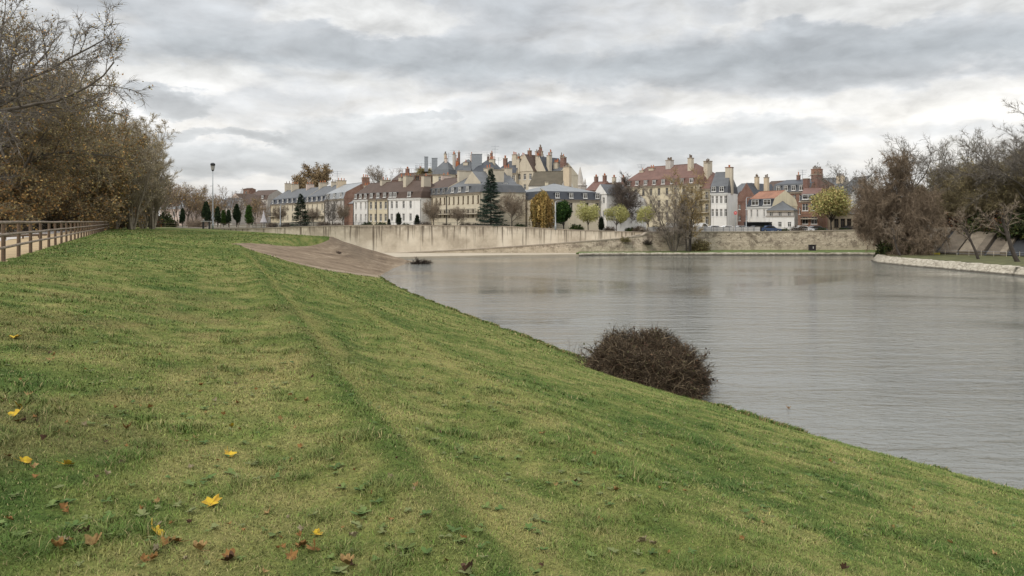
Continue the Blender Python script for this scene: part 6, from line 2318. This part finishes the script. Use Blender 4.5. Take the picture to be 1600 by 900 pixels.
def scatter(y0, y1, dens, h, w, fall=1.0):
    global off
    n = int(dens * (y1 - y0) * (y1 + y0) / 2 * 1.62)
    Y = np.sqrt(rg.random(n) * (y1 ** 2 - y0 ** 2) + y0 ** 2)
    X = rg.uniform(-.81, .81, n) * Y
    F, Sx = FENCE_X(Y), SHORE_X(Y)
    u = (X - F) / (Sx - F)
    keep = (u > 0.002) & (u < 1.0) & (rg.random(n) < 1)
    # no turf on the concrete slope
    con = (Y > 66) & (u > CREST(Y) - .004) & ~((Y < 92) & (X - F < (np.interp(Y, [65, 71, 80, 90, 95], [-20, -17.3, -15, -14.6, -30]) - F) * 0))
    inrev = (Y > 65.5) & (X > np.interp(Y, [65.5, 66.5, 76, 88, 99, 106], [-20, -24.8, -24.6, -24.2, -23.6, -25.5])) & (X < np.interp(Y, [65.5, 66.2, 71, 80, 90, 100, 112], [-20, -19.6, -17.3, -15.0, -14.0, -12, -10]))
    keep &= ~inrev & (Y < 118)
    X, Y = X[keep], Y[keep]
    n = len(X)
    Z = HB(X, Y)
    lc = lawn_tint(X, Y)
    cl = fbm(X * 2.2, Y * 2.2, 3, 91)
    tuft = sst((fbm(X * 3.1, Y * 3.1, 2, 93) - .52) / .16) * sst((cl - .42) / .16)
    tuft = tuft * (1 - np.exp(-((X - F[keep] - CREST(Y) * (Sx[keep] - F[keep]) - .3) / .45) ** 2))
    hh = h * rg.uniform(.45, 1.25, n) * (.40 + .75 * cl + 1.25 * tuft)
    a = rg.random(n) * 6.283
    lean = rg.uniform(.25, 1.5, n)
    dx, dy = np.cos(a), np.sin(a)
    P = np.stack([X, Y, Z - .004], -1)
    u_ = np.stack([-dy, dx, np.zeros(n)], -1) * (w * rg.uniform(.6, 1.3, n) / 2)[:, None]
    D = np.stack([dx * lean, dy * lean, np.ones(n)], -1)
    D /= np.linalg.norm(D, axis=1)[:, None]
    mid = P + D * (hh * .55)[:, None]
    D2 = D + np.stack([dx * .7, dy * .7, -.35 * np.ones(n)], -1)
    D2 /= np.linalg.norm(D2, axis=1)[:, None]
    tip = mid + D2 * (hh * .55)[:, None]
    V5 = np.stack([P - u_, P + u_, mid + u_ * .75, mid - u_ * .75, tip], 1).reshape(-1, 3)
    b = off + np.arange(n)[:, None] * 5
    F4.append(b + np.array([[0, 1, 2, 3]]))
    F3.append(b + np.array([[3, 2, 4]]))
    k = rg.normal(1.0, .26 if y0 < 10 else .18, n)
    hue = rg.random(n)
    c = lc * np.clip(k, .35, 1.9)[:, None]
    c = c + (np.array([.055, .095, .022]) - c) * (tuft * .5)[:, None]
    straw = rg.random(n) < .09
    c[straw] = np.array([.24, .205, .10]) * rg.uniform(.6, 1.25, (straw.sum(), 1))
    gn = rg.random(n) < .22
    c[gn] = c[gn] * np.array([.72, 1.02, .66])
    CC.append(np.clip(c, .004, 1).repeat(5, 0))
    VV.append(V5)
    off += 5 * n


def rosettes():
    """flat broad leaved weeds between the blades"""
    global off
    n = 1500
    Y = 2.6 + 12 * rg.random(n) ** 1.2
    X = rg.uniform(-.78, .78, n) * Y
    F, Sx = FENCE_X(Y), SHORE_X(Y)
    u = (X - F) / (Sx - F)
    ok = (u > .02) & (u < .98) & (fbm(X * .9, Y * .9, 3, 55) > .50)
    X, Y = X[ok], Y[ok]
    m = 7
    Xr, Yr = X.repeat(m), Y.repeat(m)
    n = len(Xr)
    a = rg.random(n) * 6.283
    ln = rg.uniform(.022, .055, len(X)).repeat(m) * rg.uniform(.7, 1.2, n)
    P = np.stack([Xr, Yr, HB(Xr, Yr) + .014], -1)
    d = np.stack([np.cos(a), np.sin(a), rg.uniform(.1, .6, n)], -1)
    s = np.stack([-np.sin(a), np.cos(a), np.zeros(n)], -1) * (ln * .30)[:, None]
    mid = P + d * (ln * .6)[:, None]
    tip = P + d * ln[:, None] - np.array([0, 0, .006])
    VV.append(np.stack([P - s * .3, P + s * .3, mid + s, mid - s, tip], 1).reshape(-1, 3))
    b = off + np.arange(n)[:, None] * 5
    F4.append(b + np.array([[0, 1, 2, 3]]))
    F3.append(b + np.array([[3, 2, 4]]))
    base = np.array([[.050, .085, .022], [.075, .105, .03], [.10, .115, .045]])[rg.integers(0, 3, len(X))].repeat(m, 0)
    CC.append((base * rg.uniform(.75, 1.25, (n, 1))).repeat(5, 0))
    off += 5 * n


def shore_tufts():
    """rank grass hanging over the waterline"""
    global off
    n = 26000
    Y = 16 + 76 * rg.random(n) ** 1.5
    F, Sx = FENCE_X(Y), SHORE_X(Y)
    X = Sx - np.abs(rg.normal(0, .22, n)) + .12 * (fbm(Y * 1.7, Y * 0, 3, 7) - .4)
    cl = sst((fbm(Y * 1.3, X * .8, 3, 17) - .42) / .2)
    ok = rg.random(n) < .25 + cl
    X, Y, cl = X[ok], Y[ok], cl[ok]
    n = len(X)
    P = np.stack([X, Y, HB(X, Y) - .01], -1)
    a = rg.random(n) * 6.283
    w = .006 + .0007 * Y
    hh = (.05 + .12 * cl) * rg.uniform(.5, 1.3, n)
    u_ = np.stack([np.cos(a), np.sin(a), np.zeros(n)], -1) * w[:, None]
    D = unit(np.stack([rg.normal(.25, .45, n), rg.normal(0, .45, n), np.ones(n)], -1))
    mid = P + D * hh[:, None] * .6
    tip = mid + unit(D + np.stack([.5 * np.ones(n), rg.normal(0, .3, n), -.5 * np.ones(n)], -1)) * hh[:, None] * .5
    VV.append(np.stack([P - u_, P + u_, mid + u_ * .7, mid - u_ * .7, tip], 1).reshape(-1, 3))
    b = off + np.arange(n)[:, None] * 5
    F4.append(b + np.array([[0, 1, 2, 3]]))
    F3.append(b + np.array([[3, 2, 4]]))
    c = np.where(rg.random((n, 1)) < .3, np.array([[.21, .17, .08]]), np.array([[.065, .10, .025]])) * rg.uniform(.6, 1.4, (n, 1))
    CC.append(c.repeat(5, 0))
    off += 5 * n


rosettes()
scatter(2.2, 6.5, 6500, .044, .0042)
scatter(6.5, 13, 2400, .048, .0068)
scatter(13, 28, 620, .046, .012)
scatter(28, 60, 130, .06, .03)
scatter(60, 118, 20, .08, .08)
shore_tufts()


def _blade(t, b):
    at = t.node('ShaderNodeAttribute', attribute_name='tint')
    t.put(b.inputs['Base Color'], t.mix(1.0, at.outputs['Color'], (1.28, 1.25, 1.2), 'MULTIPLY'))
    b.inputs['Roughness'].default_value = .75
    b.inputs['Specular IOR Level'].default_value = .18


M_blade = mat('grass_blade', _blade)
gm = np_mesh('grass', np.concatenate(VV), [np.concatenate(F4), np.concatenate(F3)], [M_blade], col=np.concatenate(CC))
tag(link(bpy.data.objects.new('grass', gm)), 'short mown grass growing on the river bank', 'grass', kind='stuff')
